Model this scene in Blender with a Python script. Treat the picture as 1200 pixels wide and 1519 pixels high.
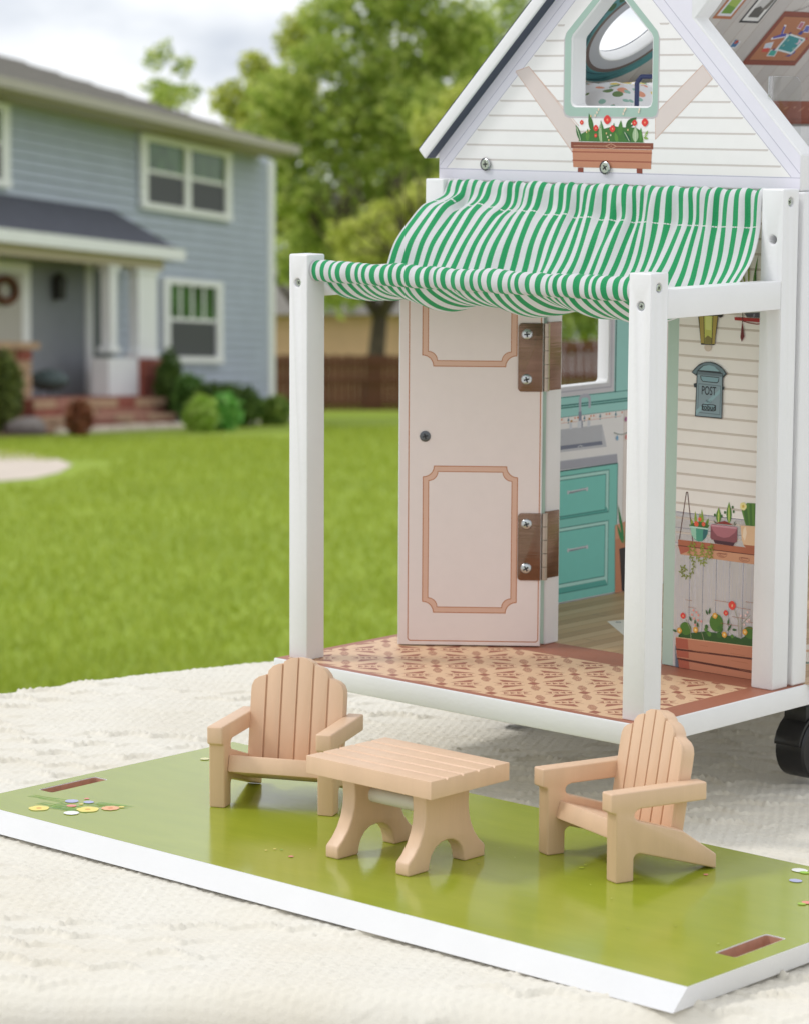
import bpy, bmesh, math, random
import numpy as np
from mathutils import Matrix, Vector

scene = bpy.context.scene
for ob in list(bpy.data.objects):
    bpy.data.objects.remove(ob)

# ---------------------------------------------------------------- camera
cd = bpy.data.cameras.new('camera')
cam = bpy.data.objects.new('camera', cd)
scene.collection.objects.link(cam)
cam.location = (0, 0, 0.9)
cam.rotation_euler = (math.pi / 2 - 0.046131, 0, 0)
cd.sensor_fit = 'HORIZONTAL'
cd.sensor_width = 36
cd.lens = 129.6484
cd.clip_start = 0.05
cd.clip_end = 3000
cd.dof.use_dof = True
cd.dof.focus_distance = 1.42
cd.dof.aperture_fstop = 29
cd.dof.aperture_blades = 0
scene.camera = cam

# ---------------------------------------------------------------- sky
SUN_AZ, SUN_EL = math.radians(-92), math.radians(50)      # azimuth from +Y towards +X
world = bpy.data.worlds.new('World')
scene.world = world
world.use_nodes = True
wn, wl = world.node_tree.nodes, world.node_tree.links
wn.clear()
wout = wn.new('ShaderNodeOutputWorld')
sky = wn.new('ShaderNodeTexSky')
sky.sky_type = 'NISHITA'
sky.sun_disc = False
sky.sun_elevation = SUN_EL
sky.sun_rotation = SUN_AZ
bg_sky = wn.new('ShaderNodeBackground'); bg_sky.inputs['Strength'].default_value = 0.10
wl.new(sky.outputs[0], bg_sky.inputs['Color'])
tc = wn.new('ShaderNodeTexCoord')
mp = wn.new('ShaderNodeMapping'); mp.inputs['Scale'].default_value = (1, 1, 2.2)
wl.new(tc.outputs['Generated'], mp.inputs['Vector'])
nz = wn.new('ShaderNodeTexNoise'); nz.inputs['Scale'].default_value = 9; nz.inputs['Detail'].default_value = 5
nz.inputs['Roughness'].default_value = 0.5
wl.new(mp.outputs[0], nz.inputs['Vector'])
cr = wn.new('ShaderNodeValToRGB')
cr.color_ramp.elements[0].position = 0.33; cr.color_ramp.elements[0].color = (0.58, 0.62, 0.69, 1)
cr.color_ramp.elements[1].position = 0.54; cr.color_ramp.elements[1].color = (0.965, 0.98, 1.0, 1)
wl.new(nz.outputs['Fac'], cr.inputs['Fac'])
bg_cloud = wn.new('ShaderNodeBackground'); bg_cloud.inputs['Strength'].default_value = 0.90
wl.new(cr.outputs[0], bg_cloud.inputs['Color'])
mx = wn.new('ShaderNodeMixShader'); mx.inputs[0].default_value = 0.93
wl.new(bg_sky.outputs[0], mx.inputs[1]); wl.new(bg_cloud.outputs[0], mx.inputs[2])
wl.new(mx.outputs[0], wout.inputs['Surface'])

# ---------------------------------------------------------------- sun behind thin cloud
sd = bpy.data.lights.new('sun', 'SUN')
sun = bpy.data.objects.new('sun', sd)
scene.collection.objects.link(sun)
sd.energy = 1.0
sd.angle = math.radians(11)
sd.color = (1.0, 0.98, 0.955)
to_sun = Vector((math.sin(SUN_AZ) * math.cos(SUN_EL), math.cos(SUN_AZ) * math.cos(SUN_EL), math.sin(SUN_EL)))
sun.rotation_euler = to_sun.to_track_quat('Z', 'Y').to_euler()

scene.view_settings.view_transform = 'Standard'
scene.view_settings.look = 'None'
scene.view_settings.exposure = 0.41
scene.view_settings.gamma = 1
scene.view_settings.use_curve_mapping = False
scene.cycles.max_bounces = 10
scene.cycles.diffuse_bounces = 5
scene.cycles.glossy_bounces = 4
scene.cycles.transmission_bounces = 6
scene.cycles.transparent_max_bounces = 12
scene.cycles.use_denoising = True
scene.cycles.sample_clamp_indirect = 8

# the yard is level; everything on the blanket-covered table shares the table's slight slope
TABLE_FRAME = Matrix([[0.739088, 0.673586, 0.005524, 0.115395], [-0.670173, 0.736121, -0.094835, 1.401083], [-0.067946, 0.066389, 0.995478, 0.733049], [0.0, 0.0, 0.0, 1.0]])
TABLE_THINGS = []
rng = random.Random(7)
nrng = np.random.default_rng(7)
mm = 0.001

# ---------------------------------------------------------------- helpers
def lin(c):
    if isinstance(c, str):
        c = [int(c[i:i + 2], 16) / 255 for i in (0, 2, 4)]
    return tuple((x / 12.92 if x <= 0.04045 else ((x + 0.055) / 1.055) ** 2.4) for x in c)

MATS = {}
def paint(name, col, rough=0.45, var=0.04, vscale=60, bump=0.0, bscale=400, metal=0.0, coat=0.0, spec=0.5,
          stretch=None, k=0.92, crough=0.08):
    """a surface of one own colour with slight noise in tone, roughness and relief"""
    if name in MATS:
        return MATS[name]
    m = bpy.data.materials.new(name)
    m.use_nodes = True
    n, l = m.node_tree.nodes, m.node_tree.links
    b = n['Principled BSDF']
    c = [x * k for x in lin(col)]
    t = n.new('ShaderNodeTexCoord')
    src = t.outputs['Object']
    if stretch:
        q = n.new('ShaderNodeMapping'); q.inputs['Scale'].default_value = stretch
        l.new(src, q.inputs['Vector']); src = q.outputs[0]
    if var:
        z = n.new('ShaderNodeTexNoise'); z.inputs['Scale'].default_value = vscale; z.inputs['Detail'].default_value = 6
        l.new(src, z.inputs['Vector'])
        r = n.new('ShaderNodeValToRGB')
        r.color_ramp.elements[0].position = 0.3; r.color_ramp.elements[1].position = 0.7
        r.color_ramp.elements[0].color = tuple(x * (1 - var) for x in c) + (1,)
        r.color_ramp.elements[1].color = tuple(min(1, x * (1 + var)) for x in c) + (1,)
        l.new(z.outputs['Fac'], r.inputs['Fac']); l.new(r.outputs[0], b.inputs['Base Color'])
    else:
        b.inputs['Base Color'].default_value = tuple(c) + (1,)
    b.inputs['Roughness'].default_value = rough
    b.inputs['Metallic'].default_value = metal
    b.inputs['Specular IOR Level'].default_value = spec
    b.inputs['Coat Weight'].default_value = coat
    b.inputs['Coat Roughness'].default_value = crough
    if bump:
        z2 = n.new('ShaderNodeTexNoise'); z2.inputs['Scale'].default_value = bscale; z2.inputs['Detail'].default_value = 4
        l.new(src, z2.inputs['Vector'])
        bp = n.new('ShaderNodeBump'); bp.inputs['Strength'].default_value = bump; bp.inputs['Distance'].default_value = 0.3 / bscale
        l.new(z2.outputs['Fac'], bp.inputs['Height']); l.new(bp.outputs[0], b.inputs['Normal'])
    MATS[name] = m
    return m

def ink(col, rough=0.5, coat=0.0):
    """printing ink of a flat colour"""
    return paint('ink_%s' % (col if isinstance(col, str) else '%02x%02x%02x' % tuple(int(x * 255) for x in col)), col, rough, 0.012, 150, coat=coat)

class MB:
    """collects shapes of one part and links them as one mesh object"""
    def __init__(s):
        s.v, s.f, s.m = [], [], []
    def add(s, vs, fs, mi=0):
        o = len(s.v)
        s.v += [tuple(p) for p in vs]
        for q in fs:
            s.f.append(tuple(o + i for i in q)); s.m.append(mi)
        return s
    def box(s, x0, x1, y0, y1, z0, z1, mi=0):
        return s.add([(x0, y0, z0), (x1, y0, z0), (x1, y1, z0), (x0, y1, z0), (x0, y0, z1), (x1, y0, z1), (x1, y1, z1), (x0, y1, z1)],
                     [(0, 3, 2, 1), (4, 5, 6, 7), (0, 1, 5, 4), (1, 2, 6, 5), (2, 3, 7, 6), (3, 0, 4, 7)], mi)
    def prism(s, poly, fn, d0, d1, mi=0):
        """2-D outline put through fn(a, b, d) and thickened from d0 to d1"""
        n = len(poly)
        s.add([fn(a, b, d0) for a, b in poly] + [fn(a, b, d1) for a, b in poly],
              [tuple(range(n - 1, -1, -1)), tuple(range(n, 2 * n))] + [(i, (i + 1) % n, n + (i + 1) % n, n + i) for i in range(n)], mi)
        return s
    def tube(s, p0, p1, r0, r1=None, n=16, mi=0, caps=True):
        p0, p1 = Vector(p0), Vector(p1); r1 = r0 if r1 is None else r1
        d = (p1 - p0).normalized()
        a = d.orthogonal().normalized(); b = d.cross(a)
        vs = [p + (a * math.cos(t) + b * math.sin(t)) * r for p, r in ((p0, r0), (p1, r1)) for t in [2 * math.pi * i / n for i in range(n)]]
        fs = [(i, (i + 1) % n, n + (i + 1) % n, n + i) for i in range(n)]
        if caps: fs += [tuple(range(n - 1, -1, -1)), tuple(range(n, 2 * n))]
        return s.add(vs, fs, mi)
    def lathe(s, prof, o, ax, n=20, mi=0):
        """profile of (radius, height) turned about the axis ax through o"""
        o, d = Vector(o), Vector(ax).normalized(); a = d.orthogonal().normalized(); b = d.cross(a)
        vs = [o + d * h + (a * math.cos(t) + b * math.sin(t)) * r for r, h in prof for t in [2 * math.pi * i / n for i in range(n)]]
        fs = [(j * n + i, j * n + (i + 1) % n, (j + 1) * n + (i + 1) % n, (j + 1) * n + i) for j in range(len(prof) - 1) for i in range(n)]
        fs.append(tuple(range((len(prof) - 1) * n, len(prof) * n)))
        return s.add(vs, fs, mi)
    def build(s, name, mats, parent=None, bevel=0, seg=2, smooth=35, recalc=True, coll=None):
        me = bpy.data.meshes.new(name)
        me.from_pydata(s.v, [], s.f)
        mats = mats if isinstance(mats, (list, tuple)) else [mats]
        for m in mats: me.materials.append(m)
        if len(mats) > 1: me.polygons.foreach_set('material_index', s.m)
        bm = bmesh.new(); bm.from_mesh(me)
        if recalc: bmesh.ops.recalc_face_normals(bm, faces=bm.faces)
        if bevel:
            es = [e for e in bm.edges if len(e.link_faces) == 2 and e.calc_face_angle(0) > 0.6]
            bmesh.ops.bevel(bm, geom=es, offset=bevel, segments=seg, profile=0.5, affect='EDGES', clamp_overlap=True)
        bm.to_mesh(me); bm.free()
        if smooth:
            me.shade_smooth(); me.set_sharp_from_angle(angle=math.radians(smooth))
        o = bpy.data.objects.new(name, me)
        scene.collection.objects.link(o)
        if parent: o.parent = parent
        return o

def tag(o, label=None, cat=None, group=None, kind=None):
    if label: o['label'] = label
    if cat: o['category'] = cat
    if group: o['group'] = group
    if kind: o['kind'] = kind
    return o

def thing(name, label, cat, loc=(0, 0, 0), rz=0, group=None):
    o = bpy.data.objects.new(name, None)
    scene.collection.objects.link(o)
    o.empty_display_size = 0.02
    o.location = loc; o.rotation_euler = (0, 0, rz)
    return tag(o, label, cat, group)

def cut(o, cutters, bevel=0, smooth=30, seg=2):
    """saw the cutter shapes out of o, then ease its edges"""
    tmp = []
    for c in cutters:
        k = c.build('cutter', MATS['white_lacquer'], smooth=0)
        k.parent = o.parent; tmp.append(k)
        md = o.modifiers.new('cut', 'BOOLEAN'); md.object = k; md.operation = 'DIFFERENCE'; md.solver = 'EXACT'
    if bevel:
        md = o.modifiers.new('ease', 'BEVEL'); md.width = bevel; md.segments = seg; md.limit_method = 'ANGLE'; md.angle_limit = math.radians(40)
        md.use_clamp_overlap = True
    dg = bpy.context.evaluated_depsgraph_get()
    me = bpy.data.meshes.new_from_object(o.evaluated_get(dg))
    o.modifiers.clear()
    o.data = me
    me.shade_smooth(); me.set_sharp_from_angle(angle=math.radians(smooth))
    for k in tmp: bpy.data.objects.remove(k)
    return o

def copy_tree(o, parent=None):
    c = o.copy(); scene.collection.objects.link(c)
    if parent: c.parent = parent
    for ch in list(o.children): copy_tree(ch, c)
    return c

def clip(poly, x0, x1, y0, y1):
    for ax, lim, sg in ((0, x0, 1), (0, x1, -1), (1, y0, 1), (1, y1, -1)):
        out = []
        for i in range(len(poly)):
            p, q = poly[i - 1], poly[i]
            ip, iq = (p[ax] - lim) * sg >= 0, (q[ax] - lim) * sg >= 0
            if ip != iq:
                t = (lim - p[ax]) / (q[ax] - p[ax])
                out.append((p[0] + (q[0] - p[0]) * t, p[1] + (q[1] - p[1]) * t))
            if iq: out.append(q)
        poly = out
        if len(poly) < 3: return []
    return poly

PRINT = [1.0]                                                  # drawing scale of the small printed motifs
def ell(c, rx, ry=None, n=18, a0=0, a1=2 * math.pi, rot=0):
    ry = (rx if ry is None else ry) * PRINT[0]; rx = rx * PRINT[0]
    full = abs(a1 - a0 - 2 * math.pi) < 1e-6
    out = []
    for i in range(n if full else n + 1):
        t = a0 + (a1 - a0) * i / n
        x, y = rx * math.cos(t), ry * math.sin(t)
        out.append((c[0] + x * math.cos(rot) - y * math.sin(rot), c[1] + x * math.sin(rot) + y * math.cos(rot)))
    return out

def leaf(p, q, w, n=7):
    """pointed leaf from p to q"""
    w = w * PRINT[0]
    dx, dy = q[0] - p[0], q[1] - p[1]; L = math.hypot(dx, dy) or 1; nx, ny = -dy / L, dx / L
    up = [(p[0] + dx * t + nx * w * math.sin(math.pi * t ** 0.8), p[1] + dy * t + ny * w * math.sin(math.pi * t ** 0.8)) for t in [i / n for i in range(n + 1)]]
    dn = [(p[0] + dx * t - nx * w * math.sin(math.pi * t ** 0.8), p[1] + dy * t - ny * w * math.sin(math.pi * t ** 0.8)) for t in [i / n for i in range(1, n)]]
    return up + dn[::-1]

def blossom(c, r, k=5, n=36):
    r = r * PRINT[0]
    return [(c[0] + r * (0.9 + 0.1 * abs(math.cos(k * t / 2))) * math.cos(t), c[1] + r * (0.9 + 0.1 * abs(math.cos(k * t / 2))) * math.sin(t)) for t in [2 * math.pi * i / n for i in range(n)]]

class Art:
    """flat print: coloured shapes in millimetres on one plane, each layer a hair proud of the one below"""
    def __init__(s, fn, step=0.006):
        s.fn, s.step, s.l, s.it, s.edge = fn, step, 0, [], None
    def poly(s, pts, col, up=True, k=0):
        if up: s.l += 1
        if len(pts) >= 3: s.it.append((pts, col, s.l + k))
        return s
    def line(s, pts, w, col, up=True, closed=False):
        if up: s.l += 1
        p = list(pts) + ([pts[0]] if closed else [])
        for i in range(len(p) - 1):
            (x0, y0), (x1, y1) = p[i], p[i + 1]
            L = math.hypot(x1 - x0, y1 - y0)
            if L < 1e-6: continue
            nx, ny = -(y1 - y0) / L * w / 2, (x1 - x0) / L * w / 2
            ex, ey = (x1 - x0) / L * w * 0.3, (y1 - y0) / L * w * 0.3
            s.it.append(([(x0 - ex + nx, y0 - ey + ny), (x1 + ex + nx, y1 + ey + ny), (x1 + ex - nx, y1 + ey - ny), (x0 - ex - nx, y0 - ey - ny)], col, s.l + 0.3 * (i % 2)))
        return s
    def build(s, name, parent, d0=0.05):
        cols = sorted({c for _, c, _ in s.it})
        mb = MB()
        for pts, c, l in s.it:
            if s.edge: pts = clip(pts, *s.edge)
            if len(pts) < 3: continue
            a = sum(pts[i - 1][0] * pts[i][1] - pts[i][0] * pts[i - 1][1] for i in range(len(pts)))
            if a < 0: pts = pts[::-1]
            mb.add([s.fn(x, y, d0 + l * s.step) for x, y in pts], [tuple(range(len(pts)))], cols.index(c))
        return mb.build(name, [ink(c) for c in cols], parent, smooth=0, recalc=False)

# planes the prints lie on: (a, b) in millimetres and d, the rise off the surface
def on_front(a, b, d): return (a * mm, (123.5 - d) * mm, b * mm)
def on_left_wall(a, b, d): return ((-242.5 + d) * mm, a * mm, b * mm)
def on_floor(a, b, d): return (a * mm, b * mm, d * mm)
R2 = math.sqrt(0.5)
def on_slope(a, b, d): return ((-245.0 + R2 * b + R2 * d) * mm, a * mm, (268.3 + R2 * b - R2 * d) * mm)

white = paint('white_lacquer', 'e9e9ea', 0.38, 0.015, 40, bump=0.16, bscale=420, k=0.94)
edge_wood = paint('raw_board_edge', '8a5a44', 0.8, 0.15, 300, bump=0.3)
tan_wood = paint('pink_tan_lacquer', 'e3c0a0', 0.44, 0.04, 130, bump=0.25, bscale=700, k=0.92, stretch=(1, 1, 0.18))
steel = paint('screw_steel', 'c9cdd0', 0.25, 0.1, 500, metal=1.0)
dark_steel = paint('screw_recess', '3c3c40', 0.5, 0.1, 500, metal=0.6)
hinge_steel = paint('brushed_hinge_steel', '84695a', 0.22, 0.12, 120, metal=1.0, bump=0.1, bscale=300, stretch=(0.2, 0.2, 4))

# ================================================================ THE YARD (level ground, metres)
def grass_mat():
    m = bpy.data.materials.new('mown_grass'); m.use_nodes = True
    n, l = m.node_tree.nodes, m.node_tree.links; b = n['Principled BSDF']
    t = n.new('ShaderNodeTexCoord')
    def noise(s, d):
        z = n.new('ShaderNodeTexNoise'); z.inputs['Scale'].default_value = s; z.inputs['Detail'].default_value = d
        l.new(t.outputs['Object'], z.inputs['Vector']); return z
    z1, z2 = noise(0.35, 4), noise(14, 6)
    mxn = n.new('ShaderNodeMath'); mxn.operation = 'MULTIPLY_ADD'; mxn.inputs[1].default_value = 0.55; mxn.inputs[2].default_value = 0.0
    ad = n.new('ShaderNodeMath'); ad.operation = 'MULTIPLY_ADD'; ad.inputs[1].default_value = 0.45
    l.new(z1.outputs['Fac'], mxn.inputs[0]); l.new(z2.outputs['Fac'], ad.inputs[0]); l.new(mxn.outputs[0], ad.inputs[2])
    r = n.new('ShaderNodeValToRGB')
    r.color_ramp.elements[0].position = 0.36; r.color_ramp.elements[0].color = (0.21, 0.29, 0.022, 1)
    r.color_ramp.elements[1].position = 0.64; r.color_ramp.elements[1].color = (0.31, 0.405, 0.04, 1)
    l.new(ad.outputs[0], r.inputs['Fac']); l.new(r.outputs[0], b.inputs['Base Color'])
    b.inputs['Roughness'].default_value = 0.8; b.inputs['Specular IOR Level'].default_value = 0.2
    bp = n.new('ShaderNodeBump'); bp.inputs['Distance'].default_value = 0.05; bp.inputs['Strength'].default_value = 0.3
    l.new(z2.outputs['Fac'], bp.inputs['Height']); l.new(bp.outputs[0], b.inputs['Normal'])
    return m
grass_m = grass_mat()
xs = [-700, -200, -60, -25, -10, 0, 10, 25, 60, 200, 700]; ys = [-60, -10, 0, 10, 20, 35, 50, 70, 100, 180, 400, 1400]
lw = MB(); lw.add([(x, y, 0) for y in ys for x in xs], [(j * 11 + i, j * 11 + i + 1, (j + 1) * 11 + i + 1, (j + 1) * 11 + i) for j in range(len(ys) - 1) for i in range(10)])
tag(lw.build('lawn', grass_m, smooth=0), kind='structure')
pm = MB()                                                      # unseen pale paving added for neutral bounce light, ending before the visible lawn
pm.add([(x, y, 0.02) for x, y in ((-9, -9), (9, -9), (9, 7.4), (-9, 7.4))] + [(x, y, -0.1) for x, y in ((-9, -9), (9, -9), (9, 7.4), (-9, 7.4))], [(0, 1, 2, 3), (0, 4, 5, 1), (1, 5, 6, 2), (2, 6, 7, 3), (3, 7, 4, 0)])
tag(pm.build('bounce_terrace', paint('pale_bounce_stone', 'd9d5d2', 0.85, 0.06, 3, bump=0.3, bscale=40, k=0.95), smooth=0), kind='structure')

def leafy(name, cols, rough=0.5, trans=0.3):
    """leaf material, tone picked per leaf from a few greens"""
    if name in MATS: return MATS[name]
    m = bpy.data.materials.new(name); m.use_nodes = True
    n, l = m.node_tree.nodes, m.node_tree.links; b = n['Principled BSDF']
    g = n.new('ShaderNodeNewGeometry')
    r = n.new('ShaderNodeValToRGB'); r.color_ramp.interpolation = 'LINEAR'
    for i, c in enumerate(cols):
        e = r.color_ramp.elements[i] if i < 2 else r.color_ramp.elements.new(1)
        e.position = i / (len(cols) - 1); e.color = tuple(c) + (1,)
    l.new(g.outputs['Random Per Island'], r.inputs['Fac'])
    b.inputs['Roughness'].default_value = rough; b.inputs['Specular IOR Level'].default_value = 0.3
    l.new(r.outputs[0], b.inputs['Base Color'])
    tr = n.new('ShaderNodeBsdfTranslucent'); l.new(r.outputs[0], tr.inputs['Color'])
    ms = n.new('ShaderNodeMixShader'); ms.inputs[0].default_value = trans
    l.new(b.outputs[0], ms.inputs[1]); l.new(tr.outputs[0], ms.inputs[2])
    l.new(ms.outputs[0], n['Material Output'].inputs['Surface'])
    MATS[name] = m
    return m

def leaf_cloud(name, pts, dirs, size, mat, parent=None, droop=0.0):
    """thin leaf faces (a folded pair of triangles each) at the given points"""
    n = len(pts)
    nz_ = nrng.normal(size=(n, 3)); nz_[:, 2] += 0.7; nz_ += dirs * 0.6
    nz_ /= np.linalg.norm(nz_, axis=1)[:, None]
    a = np.cross(nz_, nrng.normal(size=(n, 3))); a /= np.linalg.norm(a, axis=1)[:, None]
    b = np.cross(nz_, a)
    s = size * nrng.uniform(0.6, 1.35, n)[:, None]
    v = np.stack([pts - a * s, pts + b * s * 0.45 + nz_ * s * 0.15, pts + a * s - nz_ * s * droop, pts - b * s * 0.45 + nz_ * s * 0.15], 1).reshape(-1, 3)
    me = bpy.data.meshes.new(name)
    me.vertices.add(4 * n); me.vertices.foreach_set('co', v.ravel())
    me.loops.add(6 * n); me.polygons.add(2 * n)
    i = np.arange(n)[:, None] * 4
    me.loops.foreach_set('vertex_index', np.concatenate([i, i + 1, i + 2, i, i + 2, i + 3], 1).ravel())
    me.polygons.foreach_set('loop_start', np.arange(2 * n) * 3)
    me.update(); me.validate(); me.materials.append(mat)
    o = bpy.data.objects.new(name, me); scene.collection.objects.link(o)
    if parent: o.parent = parent
    return o

def blob_points(blobs, n, shell=0.55, jit=0.12):
    """points in ellipsoidal clumps (cx, cy, cz, rx, ry, rz), denser to the outside, ragged"""
    w = np.array([q[3] * q[4] + q[3] * q[5] for q in blobs]); w = w / w.sum()
    k = nrng.choice(len(blobs), n, p=w)
    d = nrng.normal(size=(n, 3)); d /= np.linalg.norm(d, axis=1)[:, None]
    r = shell + (1 - shell) * nrng.random(n) ** 0.6
    r += jit * np.sin(d[:, 0] * 9 + k) * np.cos(d[:, 1] * 8 + 2 * k) + nrng.normal(size=n) * jit * 0.5
    B = np.array(blobs)[k]
    return B[:, :3] + d * r[:, None] * B[:, 3:], d

def shrub(name, label, cat, blobs, n, size, mat, group=None, stem=True):
    cx, cy = blobs[0][0], blobs[0][1]
    t = thing(name, label, cat, (cx, cy, 0), 0, group)
    bl = [(q[0] - cx, q[1] - cy) + tuple(q[2:]) for q in blobs]
    pts, d = blob_points(bl, n, shell=0.5, jit=0.2)
    pts[:, 2] = np.maximum(pts[:, 2], 0.02)
    leaf_cloud('foliage', pts, d, size, mat, t)
    if stem:
        mb = MB()
        for q in bl:
            for _ in range(3):
                mb.tube((rng.uniform(-.08, .08), rng.uniform(-.08, .08), 0), (q[0] + rng.uniform(-.3, .3) * q[3], q[1] + rng.uniform(-.3, .3) * q[4], q[2] + 0.4 * q[5]), 0.03, 0.01, n=6)
        mb.build('stem', bark, t)
    return t

bark = paint('bark', '5d5046', 0.9, 0.3, 3, bump=0.8, bscale=12, k=0.7)

def limbs(mb, p, d, L, r, depth, tips, spread=0.55):
    q = p + d * L
    mb.tube(p, q, r, r * 0.68, n=8 if depth > 1 else 6)
    if depth == 0:
        tips.append(q); return
    for i in range(3 if depth > 1 else 2):
        e = Vector((rng.gauss(0, 1), rng.gauss(0, 1), rng.gauss(0.35, 0.6))).normalized()
        limbs(mb, q - d * L * 0.12 * i, (d + e * spread).normalized(), L * rng.uniform(0.62, 0.82), r * 0.62, depth - 1, tips, spread)

def tree(name, label, loc, trunk_h, trunk_r, blobs, n, size, mat, lean=(0, 0), group=None, cat='tree', depth=3, reach=None):
    t = thing(name, label, cat, loc, 0, group)
    mb = MB(); tips = []
    base = Vector((0, 0, 0)); top = Vector((lean[0], lean[1], trunk_h))
    mb.tube(base, top, trunk_r, trunk_r * 0.75, n=12)
    for i in range(4):
        a = 2 * math.pi * i / 4 + 0.5
        limbs(mb, top, Vector((math.cos(a) * 0.7, math.sin(a) * 0.7, 0.9)).normalized(), trunk_h * 0.75, trunk_r * 0.55, depth, tips) if reach is None else limbs(mb, top, Vector((math.cos(a) * 0.5, math.sin(a) * 0.5, 1)).normalized(), reach, trunk_r * 0.5, depth, tips)
    mb.build('trunk', bark, t, smooth=50)
    pts, d = blob_points(blobs, n, shell=0.35, jit=0.16)
    leaf_cloud('crown', pts, d, size, mat, t, droop=0.2)
    return t

# ---- the blue house across the lawn ----
CX, CY = (-2.933,65.069)
UX, UY = (0.28806,0.95761)
NX, NY = UY, -UX
def hp(a, b, z):
    """metres along the front wall from its right corner, out from the wall, up"""
    return (-a * UX + b * NX, -a * UY + b * NY, z)
def hpw(a, b, z):
    return (CX - a * UX + b * NX, CY - a * UY + b * NY, z)
def hbox(mb, a0, a1, b0, b1, z0, z1, mi=0):
    vs = [hp(a, b, z) for z in (z0, z1) for a, b in ((a0, b0), (a1, b0), (a1, b1), (a0, b1))]
    return mb.add(vs, [(0, 3, 2, 1), (4, 5, 6, 7), (0, 1, 5, 4), (1, 2, 6, 5), (2, 3, 7, 6), (3, 0, 4, 7)], mi)
def hpart(name, m, parent, a0, a1, b0, b1, z0, z1, bevel=0.0):
    return hbox(MB(), a0, a1, b0, b1, z0, z1).build(name, m, parent, bevel=bevel, smooth=0)
def hpoly(mb, pts, b0, b1, mi=0): return mb.prism(pts, lambda a, z, d: hp(a, d, z), b0, b1, mi)

siding_m = paint('blue_grey_siding', 'b4bccd', 0.6, 0.05, 1.5, k=0.95, bump=0.2, bscale=30)
trim_m = paint('cream_trim', 'f0f0f3', 0.5, 0.03, 5, k=0.95)
shingle_m = paint('grey_shingle', '8d8880', 0.9, 0.15, 6, bump=0.6, bscale=20, k=0.8)
porch_shingle_m = paint('slate_shingle', '5d5f6c', 0.9, 0.15, 6, bump=0.6, bscale=20, k=0.8)
soffit_m = paint('tan_soffit', 'c9bca6', 0.7, 0.03, 4, k=0.9)
screen_m = paint('insect_screen', '45464f', 0.55, 0.05, 30, k=0.8)
glass_m = paint('green_reflection_glass', '4a6a40', 0.15, 0.45, 1.6, spec=0.12, k=0.9)  # reflected greenery put into the pane colour as a mottled green
brick_m = paint('red_brick', '9c5547', 0.85, 0.2, 6, bump=0.5, bscale=30, k=0.9)
stone_tan_m = paint('tan_stone', 'bb9a7d', 0.85, 0.15, 5, bump=0.5, bscale=25, k=0.9)
stone_pink_m = paint('pink_stone', 'b07b6a', 0.85, 0.15, 5, bump=0.5, bscale=25, k=0.9)
paving_m = paint('pale_paving', 'd8cabb', 0.85, 0.08, 2, bump=0.3, bscale=30, k=0.9)
mulch_m = paint('bark_mulch', '6a4a3c', 0.95, 0.3, 12, bump=1.0, bscale=25, k=0.8)

house = thing('blue_house', 'two storey blue grey house with cream window trim and a front porch beyond the lawn', 'house', (CX, CY, 0))
ZT = 5.74
hpart('wall', siding_m, house, 0.02, 24, -8, -0.05, 0, ZT)
for i in range(31):                                             # lapped siding boards of the front wall
    z0 = 0.12 + i * 0.182
    mb = MB(); mb.add([hp(a, b, z) for a in (0.1, 24) for b, z in ((-0.05, z0), (0.042, z0), (-0.025, z0 + 0.186), (-0.05, z0 + 0.184))],
                      [(0, 1, 2, 3), (7, 6, 5, 4), (0, 4, 5, 1), (1, 5, 6, 2), (2, 6, 7, 3), (3, 7, 4, 0)])
    mb.build('siding_board', siding_m, house, smooth=0)
hpart('corner_board', trim_m, house, -0.03, 0.36, -0.1, 0.05, 0.05, ZT - 0.02)
(ge, _), = [(0.88,5.99)]
hpart('soffit', soffit_m, house, ge + .1, 25, -8.8, 0.82, ZT, ZT + 0.09)
gut = MB(); hbox(gut, ge, 25, 0.823, 0.96, ZT + 0.04, ZT + 0.21); hbox(gut, ge - .06, ge + .06, -8.8, 0.82, ZT + 0.04, ZT + 0.21)
gut.build('gutter', paint('weathered_gutter', 'b5aea2', 0.55, 0.05, 5, k=0.9), house, smooth=0)
rf = MB(); rz_, rr_ = ZT + 0.16, ZT + 1.85
rf.add([hp(ge, 0.9, rz_), hp(26, 0.9, rz_), hp(26, -4, rr_), hp(5.2, -4, rr_), hp(ge, -8.9, rz_), hp(26, -8.9, rz_)],
       [(0, 1, 2, 3), (0, 3, 4), (4, 3, 2, 5), (0, 4, 5, 1)])
rf.build('roof', shingle_m, house, smooth=0)
for i in range(9):                                              # shingle courses read as low steps
    t = (i + 0.5) / 9
    a0 = ge + (5.2 - ge) * t
    hb = MB(); hb.tube(hp(a0, 0.9 - 4.9 * t, rz_ + 1.69 * t), hp(25.5, 0.9 - 4.9 * t, rz_ + 1.69 * t), 0.03, n=4)
    hb.build('shingle_course', shingle_m, house, smooth=0)

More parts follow.
